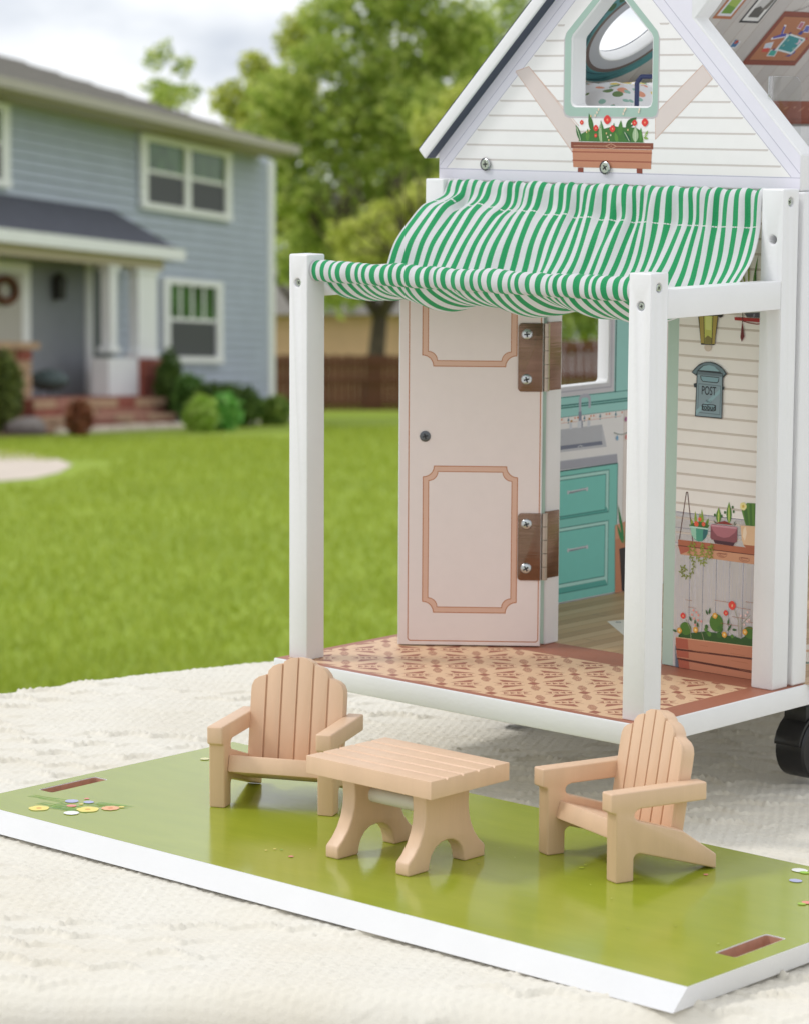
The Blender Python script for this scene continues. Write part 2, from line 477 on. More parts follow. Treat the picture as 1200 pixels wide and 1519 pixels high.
def window(a0, a1, z0, z1, sashes, muntins):
    w = MB()
    t, s = 0.34, 0.13
    hbox(w, a0, a1, 0.035, 0.11, z1 - s, z1); hbox(w, a0, a1, 0.035, 0.13, z0, z0 + s)
    hbox(w, a0, a0 + t, 0.035, 0.108, z0 + s, z1 - s); hbox(w, a1 - t, a1, 0.035, 0.108, z0 + s, z1 - s)
    wf = w.build('window', trim_m, house, smooth=0)
    n = sashes; W_ = (a1 - a0 - 2 * t); mid = (z0 + z1) / 2 + 0.02
    for i in range(n):
        l0, l1 = a0 + t + W_ * i / n, a0 + t + W_ * (i + 1) / n
        if i: hpart('mullion', trim_m, wf, l0 - 0.16, l0 + 0.16, 0.036, 0.104, z0 + s + 0.002, z1 - s - 0.002)
        hpart('upper_pane', glass_m, wf, l0, l1, 0.035, 0.05, mid + 0.04, z1 - s)
        hpart('insect_screen', screen_m, wf, l0, l1, 0.035, 0.056, z0 + s, mid - 0.03)
        hpart('meeting_rail', trim_m, wf, l0 + 0.01, l1 - 0.01, 0.036, 0.062, mid - 0.03, mid + 0.04)
        for k in range(muntins):
            c = l0 + (l1 - l0) * (k + 1) / (muntins + 1)
            hpart('muntin', trim_m, wf, c - 0.05, c + 0.05, 0.051, 0.058, mid + 0.045, z1 - s - 0.004)
    return wf
window(2.90, 8.03, 4.23, 5.70, 2, 0)
window(3.45, 6.85, 1.20, 2.92, 1, 3)
window(14.2, 19.5, 4.23, 5.70, 2, 0)

# porch: roof, beam, columns, piers, door
PF = 1.2
pr = MB()
pr.add([hp(8.78, PF, 3.36), hp(24, PF, 3.36), hp(24, 0.03, 4.12), hp(9.4, 0.03, 4.12), hp(8.78, 0.03, 3.36), hp(24, 0.03, 3.36)],
       [(0, 1, 2, 3), (0, 3, 4), (0, 4, 5, 1), (4, 3, 2, 5)])
pr.build('porch_roof', porch_shingle_m, house, smooth=0)
fa = MB(); hbox(fa, 8.74, 24, PF - 0.02, PF + 0.08, 3.15, 3.37); hbox(fa, 8.70, 8.78, 0.05, PF + 0.08, 3.15, 3.37)
fa.build('porch_fascia', trim_m, house, smooth=0)
hpart('porch_ceiling', soffit_m, house, 8.79, 24, 0.04, PF - 0.021, 3.18, 3.24)
hpart('porch_beam', soffit_m, house, 9.3, 24, 0.82, 1.06, 2.96, 3.179)
def column(a, w, z0, z1):
    c = MB(); hbox(c, a - w / 2, a + w / 2, 0.85, 1.05, z0 + 0.1, z1 - 0.09)
    hbox(c, a - w / 2 - 0.1, a + w / 2 + 0.1, 0.82, 1.08, z0, z0 + 0.099); hbox(c, a - w / 2 - 0.1, a + w / 2 + 0.1, 0.82, 1.08, z1 - 0.089, z1)
    c.build('porch_column', trim_m, house, bevel=0.01, smooth=0)
(c0, cz1), (c1, cz0), (k0, _), (k1, _) = [(9.50,3.06),(10.68,1.27),(11.55,2.88),(11.99,1.27)]
column((c0 + c1) / 2, (c1 - c0) * 0.8, cz0, 2.95); column((k0 + k1) / 2, (k1 - k0) * 0.7, 1.36, 2.95)
(cb0, cbz), (cb1, _) = [(10.75,1.26),(12.20,0.59)]
hpart('column_base', trim_m, house, cb0, cb1, 0.78, 1.12, 0.57, cbz)
def masonry(name, a0, a1, b0, b1, z0, z1, mats, rows, seed):
    """a core with its bricks or stones set proud one by one"""
    r = random.Random(seed)
    core = hpart(name, mulch_m if False else mats[0], house, a0 + 0.03, a1 - 0.03, b0 + 0.02, b1 - 0.02, z0, z1 - 0.004)
    h = (z1 - z0) / rows
    nm = 'brick' if name.endswith('pier') else 'stone'
    for j in range(rows):
        a = a0 - (0.18 if j % 2 else 0)
        while a < a1:
            e = a + r.uniform(0.55, 0.95)
            lo, hi = max(a, a0), min(e, a1)
            if hi - lo > 0.12:
                hbox(MB(), lo + 0.02, hi - 0.02, b1 - 0.03, b1 + r.uniform(0.0, 0.03), z0 + j * h + 0.012, z0 + (j + 1) * h - 0.012).build(nm, r.choice(mats), core, smooth=0)
            a = e
    if name.endswith('pier'):
        for j in range(rows):
            hbox(MB(), a0 - 0.015, a0 + 0.02, b0 + 0.04, b1 - 0.05, z0 + j * h + 0.012, z0 + (j + 1) * h - 0.012).build(nm, r.choice(mats), core, smooth=0)
    return core
(p0, pz), (p1, _) = [(9.76,1.26),(10.79,0.40)]
masonry('brick_pier', p0, p1, 0.55, 1.2, 0.0, pz, [brick_m, brick_m, stone_pink_m], 7, 3)
(l0, lz_), (l1, _) = [(15.94,1.38),(18.73,1.35)]
masonry('brick_pier', l0, l1, 0.55, 1.25, 0.0, lz_, [stone_tan_m, brick_m, stone_tan_m], 7, 4)
hpart('pier_cap', stone_tan_m, house, l0 - .15, l1, 0.45, 1.35, lz_ + .001, lz_ + .12)
hpart('porch_floor', stone_pink_m, house, p0 + .2, 24, 0.04, 1.18, 0.0, 0.56)
(s0, sz), (s1, _) = [(10.61,0.54),(16.63,0.45)]
masonry('porch_step', s0, s1, 1.26, 1.6, 0.0, sz, [brick_m, stone_pink_m, stone_tan_m, stone_tan_m], 3, 5)
(s0, sz), (s1, _) = [(11.34,0.26),(17.43,0.35)]
masonry('porch_step', s0, s1, 1.62, 2.1, 0.0, sz, [stone_tan_m, stone_pink_m, stone_tan_m, brick_m, stone_tan_m], 2, 6)
(e0, _), (e1, _) = [(9.57,1.67),(13.40,1.62)]
hpart('shaded_entry_panel', paint('porch_shade_grey', '8f939c', 0.6, 0.04, 4, k=0.8), house, e0, e1, 0.033, 0.05, 0.57, 3.17)  # porch shade put into the grey of a panel over the siding
(fd0, _), = [(13.33,2.23)]
dr = hpart('front_door', trim_m, house, fd0, fd0 + 2.2, 0.0505, 0.085, 0.57, 2.95)
hpart('door_panel', paint('door_paint', 'b9b3ab', 0.5), dr, fd0 + 0.4, fd0 + 1.85, 0.0852, 0.10, 0.75, 2.75)
(pt0, _), (pt1, _) = [(10.46,1.66),(10.78,1.66)]
hpart('porch_trim', trim_m, house, pt0, pt1, 0.051, 0.09, 0.57, 3.17)
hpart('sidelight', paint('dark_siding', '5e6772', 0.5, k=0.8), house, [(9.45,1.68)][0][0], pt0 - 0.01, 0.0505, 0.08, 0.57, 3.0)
(wa, wz), (la, lz) = [(14.56,2.43),(12.24,2.50)]
wr = MB()
for i in range(26):
    a = 2 * math.pi * i / 26; b = a + 2 * math.pi / 26 * 1.25
    wr.tube(hpw(wa + 0.42 * math.cos(a), 0.17, wz + 0.2 * math.sin(a)), hpw(wa + 0.42 * math.cos(b), 0.17, wz + 0.2 * math.sin(b)), 0.07, 0.05, n=7)
tag(wr.build('wreath', paint('dried_wreath', '6b4027', 0.9, 0.4, 20), smooth=50), 'brown dried wreath hanging on the front door of the blue house', 'wreath')
ln = MB(); ln.tube(hpw(la, 0.17, lz - .18), hpw(la, 0.17, lz + .2), 0.12, 0.15, n=6); ln.tube(hpw(la, 0.17, lz + .2), hpw(la, 0.17, lz + .32), 0.14, 0.03, n=8)
tag(ln.build('porch_lantern', paint('black_iron', '2c2b2a', 0.5), smooth=0), 'small black wall lantern beside the door under the porch roof', 'lantern')
gr = thing('barbecue', 'dark grey green covered barbecue on the porch of the blue house', 'barbecue', hpw(14.3, 0.85, 0.56))
gm = paint('barbecue_cover', '4d5c5c', 0.6, 0.1, 8)
g = MB(); g.lathe([(0.02, 0.0), (0.20, 0.02), (0.34, 0.12), (0.36, 0.2), (0.30, 0.30), (0.16, 0.37), (0.02, 0.385)], (0, 0, 0.10), (0, 0, 1), 16)
lid = g.build('lid', gm, gr, smooth=60)
g = MB(); g.tube((-0.06, 0, 0.48), (0.06, 0, 0.48), 0.012, n=6); g.build('handle', gm, lid)
for dx, dy in ((-.18, -.14), (.18, -.14), (0, .2)):
    g = MB(); g.tube((dx, dy, 0), (dx * 0.8, dy * 0.8, 0.16), 0.018, n=6); g.build('leg', gm, gr)

# path and planting bed
pa = MB(); pa.add([(x, y, 0.004) for x, y in [(-6.46,42.33),(-5.09,36.05),(-4.46,34.45),(-3.83,32.17),(-3.41,29.94),(-3.27,27.60),(-3.30,25.94),(-3.51,25.27),(-3.72,24.32)]] , [tuple(range(9))])
tag(pa.build('path', paving_m, smooth=0), kind='structure')
pb = MB(); pb.add([hpw(a, b, 0.006) for a, b in ((0.3, 0.05), (26, 0.05), (26, 3.1), (19, 3.0), (12, 2.9), (6, 2.2), (1.5, 1.4), (-0.2, 0.8))], [tuple(range(8))])
tag(pb.build('planting_bed', mulch_m, smooth=0), kind='structure')
ed = MB()
edge = [(19, 3.05), (16, 3.0), (12, 2.95), (9, 2.65), (6, 2.25), (3.5, 1.85), (1.5, 1.45)]
for (a, b), (a2, b2) in zip(edge, edge[1:]):
    for k in range(4):
        t0, t1 = (k + 0.06) / 4, (k + 0.94) / 4
        p, q = hpw(a + (a2 - a) * t0, b + (b2 - b) * t0, 0.04), hpw(a + (a2 - a) * t1, b + (b2 - b) * t1, 0.04)
        ed.tube(p, q, 0.07, 0.075, n=6)
tag(ed.build('kerb', paving_m, smooth=40), kind='structure')

box_m = leafy('boxwood_leaf', [(0.13, 0.22, 0.03), (0.22, 0.34, 0.06), (0.36, 0.46, 0.10)])
dark_m = leafy('dark_shrub_leaf', [(0.05, 0.10, 0.02), (0.10, 0.18, 0.03), (0.17, 0.26, 0.05)])
lime_m = leafy('lime_leaf', [(0.30, 0.46, 0.06), (0.45, 0.64, 0.10), (0.60, 0.74, 0.22)])
def mound(c, w, top, n=3, seed=1):
    """clumps of a shrub standing at c, w wide and top high (metres)"""
    r = random.Random(seed); out = []
    for i in range(n):
        t = (i + 0.5) / n - 0.5
        rr = w / 2 / (1 + 0.42 * (n - 1)) * 1.15
        hh = top * r.uniform(0.88, 1.0)
        out.append((c[0] + t * (w - rr * 1.6), c[1] + r.uniform(-.2, .2), hh * 0.52, rr, rr * 1.2, hh * 0.5))
    return out
def wide(c, px): return px * math.hypot(*c) / 4321.6
def high(c, py): return 0.9 - (py - 560) * c[1] / 4321.6
fresh_m = leafy('fresh_leaf', [(0.12, 0.38, 0.05), (0.22, 0.56, 0.10), (0.38, 0.66, 0.18)])
mid_shrub_m = leafy('mid_leaf', [(0.07, 0.16, 0.03), (0.14, 0.28, 0.05), (0.24, 0.42, 0.09)])
for pos, wpx, ty, n_, cnt, size, mt, nm, lab, cat in (
    ([(-4.42,54.86)], 30, 521, 1, 2600, 0.075, dark_m, 'dark_shrub', 'tall dark upright shrub beside the brick pier of the porch', 'shrub'),
    ([(-3.97,54.09)], 50, 553, 2, 2400, 0.085, mid_shrub_m, 'leafy_shrub', 'mid green loose shrub under the lower window of the blue house', 'shrub'),
    ([(-3.23,53.35)], 104, 571, 4, 6500, 0.07, dark_m, 'hedge_shrub', 'wide clipped dark green shrub under the lower window', 'shrub'),
    ([(-2.45,54.86)], 50, 589, 2, 3600, 0.06, box_m, 'round_shrub', 'round light green shrub at the right corner of the blue house', 'shrub'),
    ([(-3.36,48.08)], 46, 589, 2, 1500, 0.10, lime_m, 'hosta', 'bright lime green hosta in front of the dark hedge shrub', 'plant'),
    ([(-3.02,49.30)], 32, 588, 1, 1000, 0.09, fresh_m, 'hosta', 'smaller fresh green hosta next to the lime green one', 'plant'),
    ([(-5.05,45.28)], 32, 594, 1, 900, 0.06, leafy('red_leaf', [(0.14, 0.07, 0.03), (0.30, 0.10, 0.05), (0.42, 0.18, 0.10)]), 'red_shrub', 'small reddish barberry shrub in front of the porch steps', 'shrub'),
    ([(-6.61,48.08)], 52, 521, 2, 3000, 0.075, leafy('olive_leaf', [(0.07, 0.10, 0.03), (0.17, 0.22, 0.05), (0.30, 0.36, 0.09)]), 'porch_shrub', 'olive green shrub before the stone pier at the left edge', 'shrub')):
    c = pos[0]
    shrub(nm, lab, cat, mound(c, wide(c, wpx), high(c, ty), n_, cnt), cnt, size, mt, stem=(nm != 'hosta'))
bo = bmesh.new(); bmesh.ops.create_icosphere(bo, subdivisions=2, radius=0.3)
for v in bo.verts: v.co = Vector((v.co.x * 1.1, v.co.y, v.co.z * 0.62)) * (1 + 0.12 * math.sin(v.co.x * 13 + v.co.y * 9) + rng.uniform(-.05, .05))
bme = bpy.data.meshes.new('boulder'); bo.to_mesh(bme); bo.free(); bme.materials.append(paint('boulder_stone', '8d8580', 0.9, 0.15, 6, bump=0.6, bscale=15)); bme.shade_smooth()
bou = bpy.data.objects.new('boulder', bme); scene.collection.objects.link(bou); bou.location = [(-6.01,46.36)][0] + (0.1,)
tag(bou, 'rounded grey boulder in the planting bed left of the porch steps', 'boulder')

# fences behind
fence_m = paint('brown_fence_board', '7d4f3c', 0.85, 0.15, 3, bump=0.3, bscale=20, k=0.75, stretch=(1, 1, 0.15))
def fence(p0, p1, h, label, w=0.17):
    L = math.dist(p0, p1); ux, uy = (p1[0] - p0[0]) / L, (p1[1] - p0[1]) / L
    f = thing('wooden_fence', label, 'fence', (p0[0], p0[1], 0), math.atan2(uy, ux))
    n = int(L / w)
    for i in range(n):
        hh = h + rng.uniform(-0.015, 0.015)
        MB().box(i * w + 0.008, (i + 1) * w - 0.008, -0.012 + rng.uniform(-.004, .004), 0.012, 0.04, hh).build('board', fence_m, f, smooth=0)
    for z in (0.25, h * 0.55, h - 0.2):
        MB().box(0, L, -0.07, -0.02, z - 0.045, z + 0.045).build('rail', fence_m, f, smooth=0)
    for i in range(int(L / 2.4) + 1):
        MB().box(i * 2.4, i * 2.4 + 0.1, 0.02, 0.12, 0, h + 0.06).build('post', fence_m, f, smooth=0)
fence((-4.6, 76), (3.2, 76), 1.48, 'low brown board fence just right of the blue house')
fence((1.9, 60), (9.5, 60), 1.68, 'taller brown board fence seen through the kitchen window of the toy house', 0.17)

nb = thing('tan_house', 'plain tan neighbouring house behind the fence and the tree trunk', 'house', (-4, 100, 0))
tm = paint('tan_stucco', 'd8b193', 0.8, 0.06, 2)
MB().box(-5, 4.8, 0, 10, 0, 3.1).build('wall', tm, nb, smooth=0)
r = MB(); r.add([(-5.5, -.5, 3.05), (5.3, -.5, 3.05), (-.3, 5, 5.3), (-5.5, 10.5, 3.05), (5.3, 10.5, 3.05)], [(0, 1, 2), (1, 4, 2), (4, 3, 2), (3, 0, 2), (0, 3, 4, 1)])
r.build('roof', shingle_m, nb, smooth=0)

# trees
sun_leaf = leafy('yellow_green_leaf', [(0.30, 0.36, 0.06), (0.60, 0.66, 0.12), (0.80, 0.80, 0.28)], trans=0.55)
mid_leaf = leafy('green_leaf', [(0.20, 0.29, 0.06), (0.48, 0.60, 0.12), (0.76, 0.80, 0.26)], trans=0.55)
deep_leaf = leafy('deep_green_leaf', [(0.17, 0.25, 0.06), (0.40, 0.52, 0.11), (0.65, 0.72, 0.22)], trans=0.55)
def crown_at(Y, items, x0, y0):
    """clumps given as (x, z, rx, rz) in metres at distance Y, made relative to the trunk's foot"""
    return [(x - x0, rng.uniform(-1.2, 1.2) + Y - y0, z, rx, rx * 0.9, rz) for x, z, rx, rz in items]
def clumps(Y, px): return px
tree('broadleaf_tree', 'tall leafy tree with a thick leaning trunk behind the low fence', (-0.95, 84, 0), 2.6, 0.30,
     crown_at(84, [(x, z, r_, r_ * 0.8) for (x, z), r_ in zip([(-3.48,8.82),(-3.87,7.47),(-3.10,6.12),(-1.93,8.24),(-1.35,9.97),(-0.77,6.89),(0.19,10.55),(-0.19,5.54),(-2.32,5.16),(-2.90,7.28),(-1.16,8.63),(0.39,8.24),(0.77,6.31),(-2.51,9.97),(1.16,9.39),(-2.32,11.31),(-1.16,11.51),(0.00,12.08),(1.54,10.93),(-1.94,3.61),(-3.10,4.38)],
              [1.1, 1.0, 1.0, 1.3, 1.3, 1.5, 1.5, 1.2, 1.0, 1.1, 1.2, 1.4, 1.2, 0.8, 1.4, 0.8, 1.1, 1.4, 1.3, 1.1, 1.0])], -0.95, 84), 15500, 0.15, mid_leaf, lean=(0.25, 0))
tree('maple_tree', 'yellow green maple spreading over the roof end of the blue house', (-3.2, 92, 0), 2.8, 0.2,
     crown_at(92, [(x, z, r_, r_ * 0.9) for (x, z), r_ in zip([(-5.40,9.57),(-4.87,8.52),(-4.23,9.99),(-5.30,7.89),(-3.60,8.73),(-4.45,7.25),(-3.82,5.99),(-4.66,10.62),(-3.39,9.99),(-3.17,11.47)],
              [0.7, 0.9, 0.9, 0.7, 0.9, 0.9, 0.9, 0.5, 0.8, 0.9])], -3.2, 92), 5200, 0.16, sun_leaf)
tree('lime_tree', 'bright yellow green tree close behind the toy house roof', (1.4, 72, 0), 2.2, 0.18,
     crown_at(72, [(x, z, r_, r_ * 0.75) for (x, z), r_ in zip([(-0.17,4.71),(0.66,5.21),(-0.50,3.89),(0.33,4.05),(-1.00,3.56),(1.33,4.71),(1.00,3.89),(-1.33,4.38),(1.66,5.54),(0.83,6.86),(1.49,7.69)],
              [0.9, 0.9, 0.8, 0.9, 0.7, 0.9, 0.9, 0.6, 0.9, 0.7, 0.7])], 1.4, 72), 5200, 0.14, sun_leaf)
tree('spruce_like_tree', 'slim sparse tree top showing above the roof ridge of the blue house', (-7.6, 98, 0), 7.2, 0.13,
     crown_at(98, [(x, z, rx, rz_2) for (x, z), (rx, rz_2) in zip([(-7.89,11.82),(-8.29,11.48),(-7.39,11.26),(-8.00,10.59),(-7.33,10.59),(-8.46,10.70),(-7.71,10.14),(-8.17,9.80)],
              [(0.3, 0.5), (0.38, 0.45), (0.42, 0.4), (0.5, 0.45), (0.5, 0.35), (0.4, 0.35), (0.7, 0.5), (0.6, 0.4)])], -7.6, 98), 620, 0.15, mid_leaf, depth=2, reach=0.9)
tree('dark_tree', 'dark dense tree behind the taller fence', (6.0, 70, 0), 2.0, 0.2,
     crown_at(70, [(x, z, r_, r_) for (x, z), r_ in zip([(3.23,2.84),(4.04,2.35),(4.85,2.68),(3.72,3.48),(4.52,3.48),(2.59,3.00),(5.49,2.84),(1.94,3.48),(5.81,3.64)], [1.0, 0.9, 1.0, 1.1, 1.1, 1.0, 1.0, 1.0, 1.1])], 6.0, 70), 6000, 0.13, deep_leaf)
tree('oak_tree', 'deep green oak crown filling the gap behind the other trees', (1.0, 112, 0), 3.2, 0.3,
     crown_at(112, [(x, z, r_, r_ * 0.8) for (x, z), r_ in zip([(-3.88,4.52),(-2.58,5.55),(-1.03,4.77),(0.52,4.26),(-3.10,7.61),(-1.03,6.83),(1.29,6.32),(-1.55,9.66),(0.52,9.15),(2.58,9.40),(2.59,4.52),(4.13,6.83),(2.32,13.76),(3.61,12.74),(4.63,14.79),(-0.26,11.97),(4.13,10.17)],
              [1.6, 1.7, 1.7, 1.6, 1.5, 1.8, 1.8, 1.6, 1.8, 1.8, 1.6, 1.8, 1.6, 1.7, 1.7, 1.6, 1.7])], 1.0, 112), 12500, 0.19, deep_leaf)

# loose blades near the table, short turf beyond reads through the material
nb_ = 110000
yy = 7.5 + 45 * nrng.random(nb_) ** 1.8
xx = (nrng.random(nb_) - 0.5) * (1.2 + yy * 0.42)
ang = nrng.random(nb_) * 6.283
h_ = nrng.uniform(0.02, 0.055, nb_) * (0.8 + 0.02 * yy); w_ = nrng.uniform(0.003, 0.006, nb_) * (0.8 + 0.05 * yy)
lean = nrng.normal(size=(nb_, 2)) * 0.018
P0 = np.stack([xx - np.cos(ang) * w_, yy - np.sin(ang) * w_, 0 * xx], 1); P1 = np.stack([xx + np.cos(ang) * w_, yy + np.sin(ang) * w_, 0 * xx], 1)
P2 = np.stack([xx + lean[:, 0], yy + lean[:, 1], h_], 1)
keep = ~((yy > 24) & (xx < -3.0) & (yy < 31.5) | (yy > 43) & (xx < -1.5))
P0, P1, P2 = P0[keep], P1[keep], P2[keep]; nb_ = len(P0)
gme = bpy.data.meshes.new('grass'); gme.vertices.add(3 * nb_); gme.vertices.foreach_set('co', np.stack([P0, P1, P2], 1).ravel())
gme.loops.add(3 * nb_); gme.loops.foreach_set('vertex_index', np.arange(3 * nb_)); gme.polygons.add(nb_)
gme.polygons.foreach_set('loop_start', np.arange(nb_) * 3); gme.update(); gme.validate()
gme.materials.append(leafy('grass_blade', [(0.28, 0.355, 0.035), (0.36, 0.44, 0.05), (0.45, 0.52, 0.085)], trans=0.4))
go = bpy.data.objects.new('grass', gme); scene.collection.objects.link(go)
tag(go, 'blades of the mown green lawn behind the table', 'grass', kind='stuff')

# ================================================================ THE TABLE AND THE TOYS (table frame)
def on_table(o):
    TABLE_THINGS.append(o); return o

# ---- blanket over a rounded table ----
CORN = [(-.545, -.06), (-.44, -.33), (-.17, -.449), (.40, -.0525), (.62, .25), (.45, .62), (-.1, .70), (-.38, .48)]
def rounded(c, r=0.06, k=14):
    out = []
    for i in range(len(c)):
        a, b, d = Vector(c[i - 1]), Vector(c[i]), Vector(c[(i + 1) % len(c)])
        p, q = b + (a - b).normalized() * r, b + (d - b).normalized() * r
        for j in range(k + 1):
            t = j / k
            out.append((p * (1 - t) ** 2 + b * 2 * t * (1 - t) + q * t * t)[:])
    return np.array(out)
BND = rounded(CORN)
bl = []                                                        # dense boundary for distances
for i in range(len(BND)):
    p, q = BND[i], BND[(i + 1) % len(BND)]
    m_ = max(1, int(np.hypot(*(q - p)) / 0.004))
    for j in range(m_): bl.append(p + (q - p) * j / m_)
BL = np.array(bl)
BT = np.roll(BL, -1, 0) - np.roll(BL, 1, 0); BT /= np.linalg.norm(BT, axis=1)[:, None]
BN = np.stack([BT[:, 1], -BT[:, 0]], 1)
ZC = -0.0585
gx = np.concatenate([np.arange(-0.86, -0.56, 0.012), np.arange(-0.56, 0.27, 0.0012), np.arange(0.27, 0.93, 0.012)])
gy = np.concatenate([np.arange(-0.76, -0.43, 0.008), np.arange(-0.43, 0.30, 0.0012), np.arange(0.30, 1.02, 0.012)])
GX, GY = np.meshgrid(gx, gy); pts = np.stack([GX.ravel(), GY.ravel()], 1)
sd_ = np.empty(len(pts)); ni = np.empty(len(pts), int)
BLs = BL[::2]; BNs = BN[::2]
for i in range(0, len(pts), 20000):
    D = pts[i:i + 20000, None, :] - BLs[None]
    d2 = (D ** 2).sum(2); k = d2.argmin(1); ni[i:i + 20000] = k
    r_ = np.arange(len(k)); nn = BNs[k]
    e_ = (D[r_, k] * nn).sum(1); t_ = np.sqrt(d2[r_, k]); sd_[i:i + 20000] = np.where(t_ < 0.03, e_, t_ * np.sign(e_))
n2 = BNs[ni]
def vnoise(x, y, seed=0):
    """smooth value noise"""
    xi, yi = np.floor(x).astype(int), np.floor(y).astype(int); fx, fy = x - xi, y - yi
    fx, fy = fx * fx * (3 - 2 * fx), fy * fy * (3 - 2 * fy)
    h = lambda a, b: np.mod(np.sin(a * 127.1 + b * 311.7 + seed * 74.7) * 43758.5453, 1.0)
    return (h(xi, yi) * (1 - fx) + h(xi + 1, yi) * fx) * (1 - fy) + (h(xi, yi + 1) * (1 - fx) + h(xi + 1, yi + 1) * fx) * fy
def knit(p, q):
    """relief of an off-white knit: overlapping scalloped courses with slanted strands at their lips, fine stitches, patches of eyelets"""
    wp = p + 0.006 * (vnoise(p / 0.05, q / 0.05, 3) - 0.5)
    wq = q + 0.010 * (vnoise(p / 0.07, q / 0.06, 5) - 0.5)
    R_W, S_W = 0.0235, 0.026
    k0 = np.floor(wq / R_W)
    ps = wp / S_W + 0.5 * np.mod(k0, 2)
    sc = 0.30 * np.abs(np.sin(np.pi * ps)) + 0.18 * (vnoise(p / 0.013, k0 * 7.3, 9) - 0.5)
    r = np.mod(wq / R_W - sc, 1.0)
    k = np.floor(wq / R_W - sc)
    strand = np.abs(np.sin(np.pi * (wp / 0.0042 + 2.6 * r * np.where(np.mod(k, 2) == 0, 1, -1))))
    on = np.clip(2.2 * vnoise(p / 0.017 + k * 3.1, k * 1.7, 11) - 0.45, 0.08, 1)
    lip = np.clip(r / 0.05, 0, 1) * np.exp(-r / 0.42)
    lipm = lip * (0.35 + on * (0.10 + 1.0 * strand * np.exp(-r / 0.3)))
    row = np.mod(wq, 0.0056) / 0.0056
    st = np.abs(np.sin(np.pi * (wp / 0.0050 + 0.55 * np.abs(2 * row - 1))))
    fine = 0.30 * st * np.abs(np.sin(np.pi * row)) ** 0.7
    lace = np.clip((vnoise(p / 0.11 + 4, q / 0.075, 21) - 0.52) * 9, 0, 1)
    gr = np.mod(wq / 0.0062, 1.0); kk = np.floor(wq / 0.0062)
    eye = np.exp(-(((np.mod(wp + 0.0031 * kk, 0.0062) - 0.0031) / 0.0012) ** 2 + ((gr - 0.5) / 0.22) ** 2)) * lace
    bump_ = lace * 0.5 * np.abs(np.sin(np.pi * (wp + 0.0031 * kk) / 0.0062)) * np.abs(np.sin(np.pi * gr))
    return (fine + (1.25 * lipm) * (1 - 0.75 * lace) + bump_ - 0.75 * eye) * 0.0025
th = math.radians(30)
P_, Q_ = pts[:, 0] * math.cos(th) + pts[:, 1] * math.sin(th), -pts[:, 0] * math.sin(th) + pts[:, 1] * math.cos(th)
Hk = knit(P_, Q_)
fold = 0.0015 * np.sin(pts[:, 0] * 31 + 2.1 * np.sin(pts[:, 1] * 13)) * np.sin(pts[:, 1] * 24 + 1.3) + 0.0005 * np.sin(pts[:, 0] * 52 - pts[:, 1] * 40)
# flatter where the board and the wheels press the blanket down, ruffled towards the rim
press = 1 / (1 + np.exp(-(np.maximum(np.abs(pts[:, 0] + .043) - .235, np.abs(pts[:, 1] + .11) - .105)) / 0.006))
Z = ZC + (Hk - 0.0018) + (fold - 0.0014) * press
R_ = 0.016
s_ = np.maximum(sd_ + R_, 0)
arc = R_ * math.pi / 2
out = np.where(s_ < arc, R_ * np.sin(np.minimum(s_, arc) / R_), R_)
drop = np.where(s_ < arc, R_ * (1 - np.cos(np.minimum(s_, arc) / R_)), R_ + (s_ - arc))
wave = 0.012 * np.sin(np.arange(len(BLs)) * 0.11)[ni] * np.clip(drop / 0.12, 0, 1.5)
XY = pts - n2 * (s_ - out)[:, None] + n2 * wave[:, None]
rise = np.where((sd_ > -0.10) & (sd_ < 0.02), 0.0022 * np.exp(-((sd_ + 0.012) / 0.03) ** 2) * (0.6 + 0.4 * np.sin(ni * 0.07)), 0)
hfac = np.clip(1 - drop / R_, 0, 1)
Z = np.where(drop > 0, ZC + (Z - ZC) * hfac - drop, Z) + rise
XY = XY + n2 * ((1 - hfac) * (Hk * 0.45))[:, None]
ok = (sd_ < 0.27).reshape(GX.shape)
okf = ok[:-1, :-1] & ok[1:, :-1] & ok[:-1, 1:] & ok[1:, 1:]
nxg = len(gx); idx = np.arange(len(pts)).reshape(GX.shape)
quad = np.stack([idx[:-1, :-1][okf], idx[:-1, 1:][okf], idx[1:, 1:][okf], idx[1:, :-1][okf]], 1)
used = np.unique(quad); rm = np.full(len(pts), -1); rm[used] = np.arange(len(used)); quad = rm[quad]
cme = bpy.data.meshes.new('blanket'); cme.vertices.add(len(used))
cme.vertices.foreach_set('co', np.column_stack([XY[used], Z[used]]).ravel())
cme.loops.add(quad.size); cme.loops.foreach_set('vertex_index', quad.ravel()); cme.polygons.add(len(quad))
cme.polygons.foreach_set('loop_start', np.arange(len(quad)) * 4); cme.update(); cme.validate(); cme.shade_smooth()
